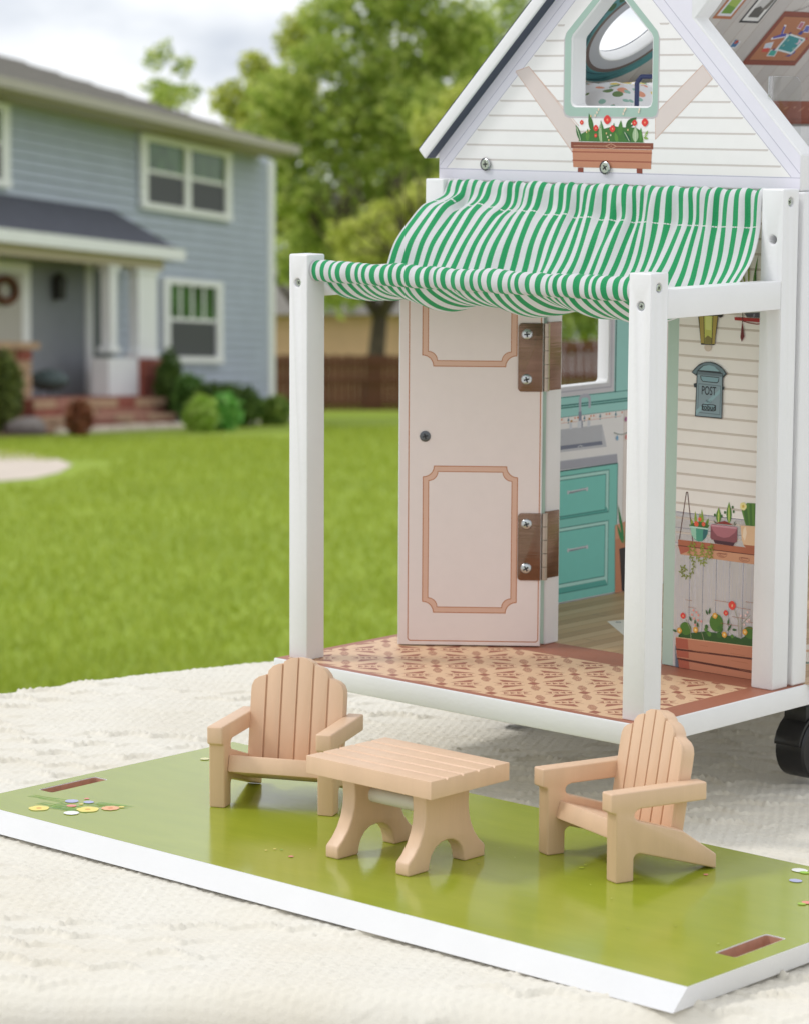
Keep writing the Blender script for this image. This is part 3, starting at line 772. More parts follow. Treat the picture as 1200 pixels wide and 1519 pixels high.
def wool():
    m = bpy.data.materials.new('cream_wool'); m.use_nodes = True
    n, l = m.node_tree.nodes, m.node_tree.links; b = n['Principled BSDF']
    t = n.new('ShaderNodeTexCoord')
    w1 = n.new('ShaderNodeTexNoise'); w1.inputs['Scale'].default_value = 1400; w1.inputs['Detail'].default_value = 3
    w2 = n.new('ShaderNodeTexNoise'); w2.inputs['Scale'].default_value = 14; w2.inputs['Detail'].default_value = 4
    for w in (w1, w2): l.new(t.outputs['Object'], w.inputs['Vector'])
    r = n.new('ShaderNodeValToRGB'); r.color_ramp.elements[0].position = 0.3; r.color_ramp.elements[1].position = 0.7
    r.color_ramp.elements[0].color = (0.725, 0.675, 0.57, 1); r.color_ramp.elements[1].color = (0.76, 0.725, 0.64, 1)
    l.new(w2.outputs['Fac'], r.inputs['Fac']); l.new(r.outputs[0], b.inputs['Base Color'])
    b.inputs['Roughness'].default_value = 0.95; b.inputs['Specular IOR Level'].default_value = 0.15
    b.inputs['Sheen Weight'].default_value = 0.25; b.inputs['Sheen Roughness'].default_value = 0.5
    bp = n.new('ShaderNodeBump'); bp.inputs['Strength'].default_value = 0.5; bp.inputs['Distance'].default_value = 0.0004
    l.new(w1.outputs['Fac'], bp.inputs['Height']); l.new(bp.outputs[0], b.inputs['Normal'])
    return m
cme.materials.append(wool())
blanket = bpy.data.objects.new('blanket', cme); scene.collection.objects.link(blanket)
on_table(tag(blanket, 'cream lace knit blanket spread over the table under the toys', 'blanket'))

tb = on_table(thing('garden_table', 'table hidden under the cream knit blanket', 'table', (0, 0, 0)))
table_m = paint('grey_table_wood', '8f8578', 0.7, 0.15, 8)
top = MB(); top.prism([tuple(p * 0.975 + np.array([.0003, .003])) for p in BND], lambda a, b, d: (a, b, d), -0.095, -0.066)
top.build('tabletop', table_m, tb, smooth=0)
for x, y in ((-.34, -.12), (-.2, .44), (.42, .12), (.02, -.2)):
    MB().tube((x, y, -0.096), (x * 1.15, y * 1.15, -0.72), 0.025, 0.02, n=10).build('leg', table_m, tb)

# ---- green garden board ----
def green_print():
    m = bpy.data.materials.new('glossy_green_print'); m.use_nodes = True
    n, l = m.node_tree.nodes, m.node_tree.links; b = n['Principled BSDF']
    t = n.new('ShaderNodeTexCoord')
    z = n.new('ShaderNodeTexNoise'); z.inputs['Scale'].default_value = 26; z.inputs['Detail'].default_value = 5
    mp_ = n.new('ShaderNodeMapping'); mp_.inputs['Scale'].default_value = (1, 3.5, 1)
    l.new(t.outputs['Object'], mp_.inputs['Vector']); l.new(mp_.outputs[0], z.inputs['Vector'])
    r = n.new('ShaderNodeValToRGB'); r.color_ramp.elements[0].position = 0.32; r.color_ramp.elements[1].position = 0.7
    r.color_ramp.elements[0].color = (0.285, 0.338, 0.028, 1); r.color_ramp.elements[1].color = (0.315, 0.365, 0.032, 1)
    l.new(z.outputs['Fac'], r.inputs['Fac']); l.new(r.outputs[0], b.inputs['Base Color'])
    b.inputs['Roughness'].default_value = 0.15; b.inputs['Specular IOR Level'].default_value = 0.5
    z2 = n.new('ShaderNodeTexNoise'); z2.inputs['Scale'].default_value = 90; z2.inputs['Detail'].default_value = 3
    l.new(mp_.outputs[0], z2.inputs['Vector'])
    bp = n.new('ShaderNodeBump'); bp.inputs['Strength'].default_value = 0.06; bp.inputs['Distance'].default_value = 0.001
    l.new(z2.outputs['Fac'], bp.inputs['Height']); l.new(bp.outputs[0], b.inputs['Normal'])
    return m
green_m = green_print()
bd = on_table(thing('garden_board', 'glossy green printed board with white sloping edges and two slots lying on the blanket', 'board', (-.043, -.109, -.058)))
OX, OY = -43.0, -109.0
B0 = [(-267, -204.6), (176.4, -204.6), (176.4, -16.5), (-267, -16.5)]
def bloc(a, b, d): return ((a - OX) * mm, (b - OY) * mm, (10.35 + d) * mm)
pl = MB()
base = [(-266.5, -206.8), (175.6, -206.8), (175.6, -16.5), (-266.5, -16.5)]
topq = [(-266.0, -201.9), (179.0, -201.9), (179.0, -16.7), (-266.0, -16.7)]
vs = [((a - OX) * mm, (b - OY) * mm, 0.0) for a, b in base] + [((a - OX) * mm, (b - OY) * mm, 10.35 * mm) for a, b in topq]
pl.add(vs, [(3, 2, 1, 0), (4, 5, 6, 7), (0, 1, 5, 4), (1, 2, 6, 5), (2, 3, 7, 6), (3, 0, 4, 7)])
plank = pl.build('board', white, bd, smooth=0)
slots = [[(-258.0,-161.0),(-258.7,-123.3),(-249.3,-122.7),(-248.1,-161.4)], [(159.2,-156.6),(158.6,-120.2),(168.5,-119.8),(168.9,-156.5)]]
def slot_shape(q, g=0):
    c = (sum(p[0] for p in q) / 4, sum(p[1] for p in q) / 4)
    u = ((q[1][0] + q[2][0] - q[0][0] - q[3][0]) / 2, (q[1][1] + q[2][1] - q[0][1] - q[3][1]) / 2)
    L = math.hypot(*u) / 2 + g
    w = math.hypot((q[3][0] - q[0][0] + q[2][0] - q[1][0]) / 2, (q[3][1] - q[0][1] + q[2][1] - q[1][1]) / 2) / 2 + g
    a = math.atan2((q[1][1] - q[0][1]), (q[1][0] - q[0][0]))
    out = []
    for sx, sy, t0 in ((1, 1, 0), (-1, 1, 90), (-1, -1, 180), (1, -1, 270)):
        for k in range(5):
            t = math.radians(t0 + 22.5 * k); r = min(1.6, w)
            x, y = sx * (L - r) + r * math.cos(t), sy * (w - r) + r * math.sin(t)
            out.append((c[0] + x * math.cos(a) - y * math.sin(a), c[1] + x * math.sin(a) + y * math.cos(a)))
    return out
cut(plank, [MB().prism(slot_shape(q), lambda a, b, d: bloc(a, b, d), -20, 5) for q in slots], smooth=25)
sheet = MB()
sheet.prism([(-265.7, -201.6), (178.6, -201.6), (178.6, -17.0), (-265.7, -17.0)], bloc, -0.05, 0.12)
sheet = sheet.build('green_top', green_m, bd, smooth=0)
cut(sheet, [MB().prism(slot_shape(q, 0.35), bloc, -20, 5) for q in slots], smooth=25)
for q in slots:                                                # raw board shows inside each slot
    o_ = slot_shape(q, -0.02); i_ = slot_shape(q, -0.25); n_ = len(o_)
    mb = MB()
    mb.add([bloc(a, b, -0.4) for a, b in o_] + [bloc(a, b, -10.2) for a, b in o_], [(i, (i + 1) % n_, n_ + (i + 1) % n_, n_ + i) for i in range(n_)])
    mb.add([bloc(a, b, -9.5) for a, b in i_], [tuple(range(n_))])
    mb.build('slot_lining', paint('slot_fibreboard', 'c2927a', 0.85, 0.1, 300, bump=0.3), bd, smooth=0)
ga = Art(lambda a, b, d: bloc(a, b, d + 0.13))
YEL, PEA, COR, LAV, WHT, GRN = 'f2e27a', 'f3b98a', 'ee9a8a', 'b9bcdb', 'f4f4ee', '8fbf58'
for x, y in [(-244.6,-171.5),(-237.3,-170.6),(-229.8,-178.6),(-222.0,-179.8),(-222.7,-173.6),(-212.5,-177.7),(-213.0,-164.3),(-209.6,-159.3),(-205.9,-159.3),(-218.8,-180.2)]:
    for k in range(3):
        a = rng.uniform(-0.5, 0.5); ga.line([(x - 6, y - 3 + 2 * k), (x + 9, y + 4 * a + 2 * k)], 0.5, rng.choice([GRN, '8fb84a', '7fae4c']))
for (x, y), r_, c in zip([(-227.4,-187.4),(-208.2,-172.6),(-202.1,-163.3)], (5.2, 5.6, 4.6), (YEL, YEL, PEA)):
    ga.poly(blossom((x, y), r_, 5 if c == YEL else 9), c); ga.poly(ell((x, y), 1.4), 'e0a04a' if c == YEL else 'e08a5a')
for (x, y), rx, c in zip([(-226.7,-166.8),(-219.1,-162.4),(-219.5,-173.3),(-225.2,-158.2),(-208.6,-182.9),(-218.5,-167.8),(-199.8,-158.0)], (3.6, 2.8, 2.6, 1.4, 4, 1.2, 1.6), (LAV, LAV, COR, COR, WHT, YEL, YEL)):
    ga.poly(ell((x, y), rx, rx * 0.95, 9), c)
for (x, y), r_, c in zip([(110.9,-26.7),(119.7,-42.6),(144.1,-69.0),(114.7,-28.4),(143.6,-72.4)], (4.0, 3.2, 2.6, 2.4, 2.0), (WHT, LAV, COR, 'a5d24a', 'a8cf4e')):
    ga.poly(ell((x, y), r_, r_ * 0.85, 9), c)
for (x, y), r_, c in zip([(-73.2,-167.9),(-88.0,-163.6),(-89.3,-168.1),(-246.3,-56.9),(-84.9,-162.3),(84.4,-62.0),(36.3,-91.7),(34.6,-86.7)], (1.3, 0.8, 0.7, 2.6, 0.7, 1.2, 1.3, 0.8), (COR, YEL, YEL, 'e9e6b0', GRN, COR, 'b7c83c', 'b7c83c')):
    ga.poly(ell((x, y), r_, r_, 8), c)
for _ in range(22):                                            # tiny flecks in the print
    x, y = rng.uniform(-120, 165), rng.uniform(-190, -40)
    ga.poly(ell((x, y), rng.uniform(.25, .6), rng.uniform(.3, .8), 6), rng.choice(['8c9420', '7a8420', 'b9c254']))
ga.build('printed_flowers', bd)

# ---- wooden toy chairs and table ----
ZB = -0.0476 + 0.00002
def chair(name, label, c, rz):
    t = on_table(thing(name, label, 'toy chair', (c[0] * mm, c[1] * mm, ZB), rz, 'toy garden chairs on the green board'))
    W2 = 32.0
    side = [(-3, 41.2), (49, 41.2), (49.1, 32.8), (13.2, 32.8), (11.2, 32.3), (10.0, 31.2), (9.8, 29.8), (10.4, 28.4), (12.1, 27.4), (36.4, 19.8), (55.1, 6.9), (55.2, 0), (47.9, 2.2), (12.6, 12.4), (10.6, 12.0), (9.6, 10.6), (9.6, 0), (0, 0), (-0.2, 31.0), (-0.6, 31.9), (-3, 32.5)]
    for sg in (-1, 1):
        x0, x1 = (-W2, -W2 + 8) if sg < 0 else (W2 - 8, W2)
        MB().prism(side, lambda a, b, d: (d * mm, a * mm, b * mm), x0, x1).build('side_frame', tan_wood, t, bevel=0.0009, seg=3)
    sl = math.radians(-17.3)
    def seat(a, b, d): return (d * mm, (5.2 + a * math.cos(sl) - b * math.sin(sl)) * mm, (21.6 + a * math.sin(sl) + b * math.cos(sl)) * mm)
    MB().prism([(0, -4.2), (34, -4.2), (34, 4.2), (0, 4.2)], seat, -23.95, 23.95).build('seat', tan_wood, t, bevel=0.0007)
    ra = math.radians(9.2)
    def back(w, h, d): return (w * mm, (34.9 + h * math.sin(ra) + d * math.cos(ra)) * mm, (21 + h * math.cos(ra) - d * math.sin(ra)) * mm)
    half = [(24.4, -7), (24.4, 30), (24.2, 33.5), (23.0, 36.2), (20.6, 38.0), (17.6, 39.0), (16.4, 39.6), (15.8, 41.2), (13.4, 43.8), (10.4, 45.0), (8.4, 45.3), (7.6, 46.4), (4.4, 48.2), (0, 48.8)]
    out_ = half + [(-x, y) for x, y in half[-2::-1]]
    bk = MB().prism(out_, lambda a, b, d: back(a, b, d), 1.1, 7.4).build('backrest', tan_wood, t, bevel=0.0008)
    for k in range(6):
        lo, hi = -24.4 + k * 8.133 + 0.42, -24.4 + (k + 1) * 8.133 - 0.42
        if k == 0: lo -= 0.42
        if k == 5: hi += 0.42
        MB().prism(clip(out_, lo, hi, -7, 60), lambda a, b, d: back(a, b, d), 0, 1.3).build('plank', tan_wood, bk, bevel=0.00035)
    return t
chair('garden_chair', 'small pink tan wooden armchair left of the toy table facing front', (-140.3, -114.0), math.radians(25.5))
chair('garden_chair', 'small pink tan wooden armchair right of the toy table turned towards it', (33.9, -92.4), math.radians(-17.5))

pt = on_table(thing('picnic_table', 'small pink tan wooden table with grooved top and arched trestle legs between the chairs', 'toy table', (-.0352, -.1307, ZB)))
gro = [-26.8 + 53.6 * k / 5 for k in range(1, 5)]
tp_ = [(-26.8, 37.8), (26.8, 37.8), (26.8, 46.1)]
for g_ in gro[::-1]: tp_ += [(g_ + .85, 46.1), (g_ + .18, 45.1), (g_ - .18, 45.1), (g_ - .85, 46.1)]
tp_ += [(-26.8, 46.1)]
MB().prism(tp_, lambda a, b, d: (d * mm, a * mm, b * mm), -38.5, 38.5).build('tabletop', tan_wood, pt, bevel=0.0007, seg=3)
prof = [(15.5, -9.9), (15.2, -15), (14.9, -20.3), (15.3, -25), (16.6, -29.6), (19, -34.5), (22.4, -38.8), (25.6, -41.4), (26.3, -42.5), (26.3, -47.6), (12.2, -47.6), (11.7, -44.2), (10.3, -40.6), (7.6, -37.6), (4, -35.8), (0, -35.3)]
prof = [(a, b + 47.6) for a, b in prof]; prof = prof + [(-a, b) for a, b in prof[-2::-1]]
for x0 in (16.8, -26.8):
    MB().prism(prof, lambda a, b, d: (d * mm, a * mm, b * mm), x0, x0 + 8).build('leg', tan_wood, pt, bevel=0.0009, seg=3)
MB().tube((-.0189, -.0024, .0268), (.0169, -.0024, .0268), .0036, n=24).build('stretcher', paint('pale_dowel', 'e2ded2', 0.5), pt, bevel=0)

# ================================================================ THE TOY HOUSE (table frame, metres from millimetres)
toy = on_table(thing('toy_house', 'white wooden toy house with green striped porch awning, open door and gabled attic', 'toy house', (-.12, .12, ZC)))
TO = Vector((-.12, .12, ZC))
def L3(fn):                                                    # table frame -> local frame of the toy house
    return lambda a, b, d: tuple(Vector(fn(a, b, d)) - TO)
class TB(MB):
    """shapes given in millimetres of the table frame, part of the toy house"""
    def build(s, name, mats, parent=None, **k):
        s.v = [((x * mm - TO.x), (y * mm - TO.y), (z * mm - TO.z)) for x, y, z in s.v]
        return MB.build(s, name, mats, parent or toy, **k)
F_, LW_, FL_, SL_ = L3(on_front), L3(on_left_wall), L3(on_floor), L3(on_slope)

def screw(parent, p, ax, r=2.3, name='screw', head=0.5, dark=None, pan=False):
    """round screw head with a cross recess, axis ax pointing out of the surface"""
    ax = Vector(ax).normalized(); p = Vector(p)
    mb = TB()
    if pan: mb.lathe([(r, 0), (r, head * 0.35), (r * 0.86, head * 0.75), (r * 0.55, head), (0.01, head * 1.05)], p, ax, 22)
    else: mb.lathe([(r, 0), (r, head * 0.6), (r * 0.86, head), (0.01, head)], p, ax, 22)
    a = ax.orthogonal().normalized(); a.rotate(Matrix.Rotation(rng.uniform(0, 1.5), 3, ax)); b = ax.cross(a)
    top = head * (1.07 if pan else 1.0) + 0.03
    for u, v in ((a, b), (b, a)):
        q = [p + ax * top + u * (r * 0.52 * s1) + v * (r * 0.13 * s2) for s1, s2 in ((-1, -1), (1, -1), (1, 1), (-1, 1))]
        mb.add(q + [c - ax * 0.02 for c in q], [(0, 1, 2, 3), (7, 6, 5, 4)], 1)
    return mb.build(name, [steel, dark_steel], parent, smooth=30)

# ---- floor board with wheels ----
fb = TB().box(-246, 3.2, -6, 500, -11.2, 0).build('floor_board', white, bevel=0.0009)
fp = Art(FL_)
BRN, BTAN = 'a96a52', 'e3bd98'
fp.poly([(-245, -5.0), (2.2, -5.0), (2.2, 133), (-245, 133)], BRN)
X0, X1, Y0, Y1 = -240.5, -13.5, -0.5, 104.5
fp.poly([(X0, Y0), (X1, Y0), (X1, Y1), (X0, Y1)], BTAN)
lay = fp.l
CELL = 33.6
def diag(c, p, q): return (c[0] + (p - q) * R2, c[1] + (p + q) * R2)
for i in range(-1, 9):
    for j in range(-2, 6):
        c = (X0 + 6 + i * CELL, Y0 + 4 + j * CELL)
        sh = [[(-3.3, 0), (0, 4.2), (3.3, 0), (0, -4.2)]]
        for s1 in (-1, 1):
            for k in range(8):                                  # combed fringe above and below each diamond
                qq = 5.0 + k * 1.65; w = 1.2 + 0.45 * (k if k < 4 else 7 - k)
                sh.append([(-w, s1 * qq), (w, s1 * qq), (w, s1 * (qq + 1.0)), (-w, s1 * (qq + 1.0))])
            for k in range(4):                                  # a row of small arrowheads to each side
                p = 6.4 + k * 3.4
                sh.append([(s1 * p, -2.2), (s1 * p, 2.2), (s1 * (p + 3.1), 0)])
            for s2 in (-1, 1):                                  # wedges flanking the arrowheads
                sh.append([(s1 * 5.2, s2 * 4.6), (s1 * 15.5, s2 * 4.6), (s1 * 17.4, s2 * 10.4), (s1 * 15.5, s2 * 10.2)])
                sh.append([(s1 * 4.8, s2 * 3.5), (s1 * 20.5, s2 * 3.2), (s1 * 20.5, s2 * 3.7), (s1 * 4.8, s2 * 4.0)])
        for s_ in sh:
            q = clip([diag(c, p, r) for p, r in s_], X0 + .3, X1 - .3, Y0 + .3, Y1 - .3)
            if len(q) >= 3: fp.it.append((q, 'a4624c', lay + 1))
fp.build('porch_floor_print', fb)
ip = Art(FL_)
ip.poly([(-242, 133.2), (1.5, 133.2), (1.5, 498), (-242, 498)], 'ab8a64')
for k in range(28):
    x = -242 + k * 9; ip.poly([(x + .35, 133.4), (x + 8.7, 133.4), (x + 8.7, 498), (x + .35, 498)], ('c6a47a', 'b8966e', 'cdae86')[k % 3], up=(k == 0))
ip.l += 1
for k in range(28):
    ip.line([(-242 + k * 9, 150 + (k * 67) % 200), (-233 + k * 9, 150 + (k * 67) % 200)], 0.4, '7a664c', up=False)
ip.poly([(-185.5,205.6),(-176.9,232.4),(-144.6,206.2),(-150.8,177.0)], 'e9e4da')
for k in range(5):
    (x0, y0), (x1, y1) = [(-181.4,203.5),(-157.9,217.2)]
    t = (k + .5) / 5; ip.poly(ell((x0 + (x1 - x0) * t, y0 + (y1 - y0) * t + 3), 2.2, 2.2, 4), '8a8a90', up=(k == 0))
ip.poly([(-60, 180), (-2, 180), (-2, 300), (-60, 300)], 'e6d9c8')
ip.l += 1
for k in range(40): ip.poly(ell((-60 + (k * 17) % 56 + 2, 182 + (k * 29) % 116), 3.2, 3.2, 5), ('b5553c', '5d7a66', 'd8a070')[k % 3], up=False)
ip.build('room_floor_print', fb)

blackp = paint('black_plastic', '17171a', 0.3, 0.05, 60, bump=0.05, k=1)
def caster(x, y):
    c = TB(); c.box(x - 13, x + 13, y - 13, y + 13, -13.2, -11.25); c.tube((x, y, -13.2), (x, y, -18), 6, n=18)
    cs = c.build('caster', steel, bevel=0.0003)
    w = TB(); r_, h_ = 16.6, 9
    w.lathe([(9, 0), (15.2, 0), (16.4, 1), (r_, 2.5), (r_, 15.5), (16.4, 17), (15.2, 18), (14.6, 17.2), (9, 17.2), (5, 18)], (x - h_, y + 2, -58.2 + r_), (1, 0, 0), 36)
    w.build('wheel', blackp, cs, smooth=40)
    h = TB(); pr_ = [(r_ * 1.12 * math.cos(t), r_ * 1.12 * math.sin(t)) for t in [math.radians(a) for a in range(10, 171, 16)]]
    pr_ = pr_ + [(-12, 28), (10, 28)]
    pr_ = [(r_ * 1.1, 3)] + [(r_ * 1.15 * math.cos(math.radians(a)), r_ * 1.15 * math.sin(math.radians(a))) for a in range(15, 166, 15)] + [(-r_ * 1.1, 3)] + [(r_ * 1.02 * math.cos(math.radians(a)), r_ * 1.02 * math.sin(math.radians(a))) for a in range(170, 5, -15)]
    h.prism(pr_, lambda a, b, d: (x + d, y + 2 + a, -58.2 + r_ + b), -8, 8)
    h.box(x - 7, x + 7, y - 9, y + 9, -58.2 + r_ * 1.9, -18)
    h.build('wheel_hood', blackp, cs, bevel=0.0005)
for x, y in ((-20, 166), (-222, 166), (-20, 470), (-222, 470)): caster(x, y)

# ---- porch posts and rails ----
def post(x0, y0, h, w=13.2, d=13.6, holes=()):
    p = TB().box(x0, x0 + w, y0, y0 + d, 0.03, h).build('post', white, bevel=0)
    cutters = []
    for (q, ax, r, dep) in holes:
        m_ = TB(); q = Vector(q); ax = Vector(ax)
        m_.tube(q + ax * 1, q - ax * dep, r, n=24); m_.v = [((x * mm - TO.x), (y * mm - TO.y), (z * mm - TO.z)) for x, y, z in m_.v]
        k = MB(); k.v, k.f, k.m = m_.v, m_.f, m_.m; cutters.append(k)
    cut(p, cutters, bevel=0.0008, seg=3)
    for (q, ax, r, dep) in holes:
        if dep < 6: screw(p, Vector(q) - Vector(ax) * (dep - 0.15), ax, r * 0.8, head=0.8)
    return p
FY = (0, -1, 0); FX = (1, 0, 0)
(fl,), (fr,), = [(-234.0,202.0)], [(-6.1,201.3)]
(fs,), (rs1,), (rs2,) = [(6.5,210.0)], [(113.7,248.3)], [(-6.2,229.5)]
post(-240, 0, 217, holes=[((fl[0], 0, fl[1]), FY, 2.3, 2.2)])
post(-13.2, 0, 217, holes=[((fr[0], 0, fr[1]), FY, 2.3, 1.6), ((0, fs[0], fs[1]), FX, 2.3, 1.2)])
post(-240, 107, 254.8)
post(-13.2, 107, 254.8, holes=[((0, rs1[0], rs1[1]), FX, 2.4, 2.0), ((rs2[0], 107, rs2[1]), FY, 2.3, 9)])
for x0 in (-239.7, -11.5):
    TB().box(x0, x0 + 11.3, 13.65, 106.95, 194.8, 208.9).build('side_rail', white, bevel=0.0006)
TB().tube((-226.7, 6.8, 208.3), (-13.3, 6.8, 208.3), 3.6, n=20).build('awning_rod', white, smooth=50)
TB().tube((-226.7, 112.2, 249.6), (-13.3, 112.2, 249.6), 3.0, n=20).build('awning_rod', white, smooth=50)

# ---- awning ----
LP = [(115.2, 243), (115.6, 249), (113.8, 253.4), (110.6, 254.2), (108.4, 251.0), (106.6, 247.4), (103.0, 245.6), (96, 243.4), (88.3, 240.5), (77.5, 231.6), (69.4, 223.8), (65.1, 217.4), (61.5, 209.5), (57, 201.5), (48, 194.8), (36, 192.6), (25, 195.0), (17.5, 199.2), (13.2, 204.0), (11.9, 208.5), (10.4, 212.3), (6.8, 213.8), (3.1, 212.3), (1.7, 208.4), (3.2, 204.4), (6.9, 203.0), (10.6, 204.2)]
RP = [(115.2, 243), (115.6, 249), (113.8, 253.0), (110.4, 253.9), (108.2, 251.0), (107.6, 245), (107.4, 238), (106.9, 234), (105.8, 230), (104.2, 224.8), (102.2, 219.3), (99.0, 213.0), (95.1, 207.8), (88, 200.5), (75, 193.6), (56, 190.6), (38, 192.2), (23, 197.4), (14.2, 203.2), (12.0, 208.5), (10.4, 212.3), (6.8, 213.9), (3.0, 212.3), (1.5, 208.4), (3.0, 204.2), (6.9, 202.7), (10.6, 204.0)]
def catmull(p, n):
    p = np.array(p, float); t = np.linspace(0, len(p) - 1.0001, n); i = t.astype(int); f_ = (t - i)[:, None]
    g = lambda k: p[np.clip(i + k, 0, len(p) - 1)]
    return 0.5 * (2 * g(0) + (g(1) - g(-1)) * f_ + (2 * g(-1) - 5 * g(0) + 4 * g(1) - g(2)) * f_ ** 2 + (3 * g(0) - g(-1) - 3 * g(1) + g(2)) * f_ ** 3)
NU, NV = 420, 170
A_, B_ = catmull(LP, NV), catmull(RP, NV)
U = np.linspace(0, 1, NU)[None, :]; Vv = np.linspace(0, 1, NV)[:, None]
k_ = 1 - (1 - U) ** 2.2
prof3 = A_[:, None, :] * (1 - k_[..., None]) + B_[:, None, :] * k_[..., None]
tan = np.gradient(prof3, axis=0); tan /= np.linalg.norm(tan, axis=2)[..., None] + 1e-9
nor = np.stack([-tan[..., 1], tan[..., 0]], 2)
vi = Vv * (len(LP) - 1)
rear = np.exp(-((vi - 6.2) / 2.6) ** 2); belly = np.exp(-((vi - 14.5) / 5.0) ** 2); front = np.exp(-((vi - 22.6) / 2.0) ** 2); rod_r = np.exp(-((vi - 3) / 1.6) ** 2)
d_ = (rear * 1.1 * (np.sin(U * 61 + 1.7 * np.sin(U * 13)) + 0.6 * np.sin(U * 143 + 2))
      + rod_r * 0.6 * np.sin(U * 120 + 2 * np.sin(U * 31))
      + belly * (2.3 * np.sin(U * 23 + vi * 0.45 + 0.8) + 1.0 * np.sin(U * 41 - vi * 0.6) + 0.5 * np.sin(U * 77 + vi * 0.3)) * np.minimum(1, 6 * U * (1 - U) + 0.25)
      + front * (0.45 * np.sin(U * 95 + 2.2 * np.sin(U * 17)) + 0.35 * np.sin(U * 47 + vi * 0.8) + 0.2 * np.sin(U * 210)))
for u0, amp, wd, sl_, v0, v1 in ((0.085, 2.4, 0.013, 0.004, 5.0, 10.5), (0.575, 2.1, 0.016, -0.007, 5.0, 13), (0.66, 1.0, 0.02, -0.008, 3, 12), (0.80, 0.9, 0.018, 0.006, 4, 11), (0.30, 0.9, 0.02, -0.005, 4, 12)):
    m_ = np.clip((vi - v0) / 1.5, 0, 1) * np.clip((v1 - vi) / 4.0, 0, 1)
    d_ = d_ + amp * m_ * np.exp(-((U - u0 - sl_ * (vi - v0)) / wd) ** 2)
prof3 = prof3 + nor * d_[..., None]
prof3[..., 1] += belly * 7.5 * np.clip((U - 0.88) / 0.12, 0, 1) ** 1.5
xx_ = -226.3 + 212.9 * U + 0 * Vv
xx_ = xx_ + rear * 1.6 * np.sin(U * 33 + 1) * np.minimum(1, 8 * U * (1 - U)) + front * 0.9 * np.sin(U * 52 + 0.7) * np.minimum(1, 10 * U * (1 - U)) + belly * 2.2 * np.sin(U * 11 + vi * 0.3) * np.minimum(1, 4 * U * (1 - U))
co = np.stack([xx_, prof3[..., 0], prof3[..., 1]], 2).reshape(-1, 3) * mm - np.array(TO)
ix = np.arange(NU * NV).reshape(NV, NU)
q_ = np.stack([ix[:-1, :-1], ix[:-1, 1:], ix[1:, 1:], ix[1:, :-1]], 2).reshape(-1, 4)
ame = bpy.data.meshes.new('awning'); ame.from_pydata(co.tolist(), [], q_.tolist()); ame.shade_smooth()
uvl = ame.uv_layers.new(name='UVMap')
gv = np.empty(len(ame.loops), int); ame.loops.foreach_get('vertex_index', gv)
uvs = np.stack([(U + 0 * Vv).ravel()[gv], (Vv + 0 * U).ravel()[gv]], 1)
uvl.data.foreach_set('uv', uvs.ravel())
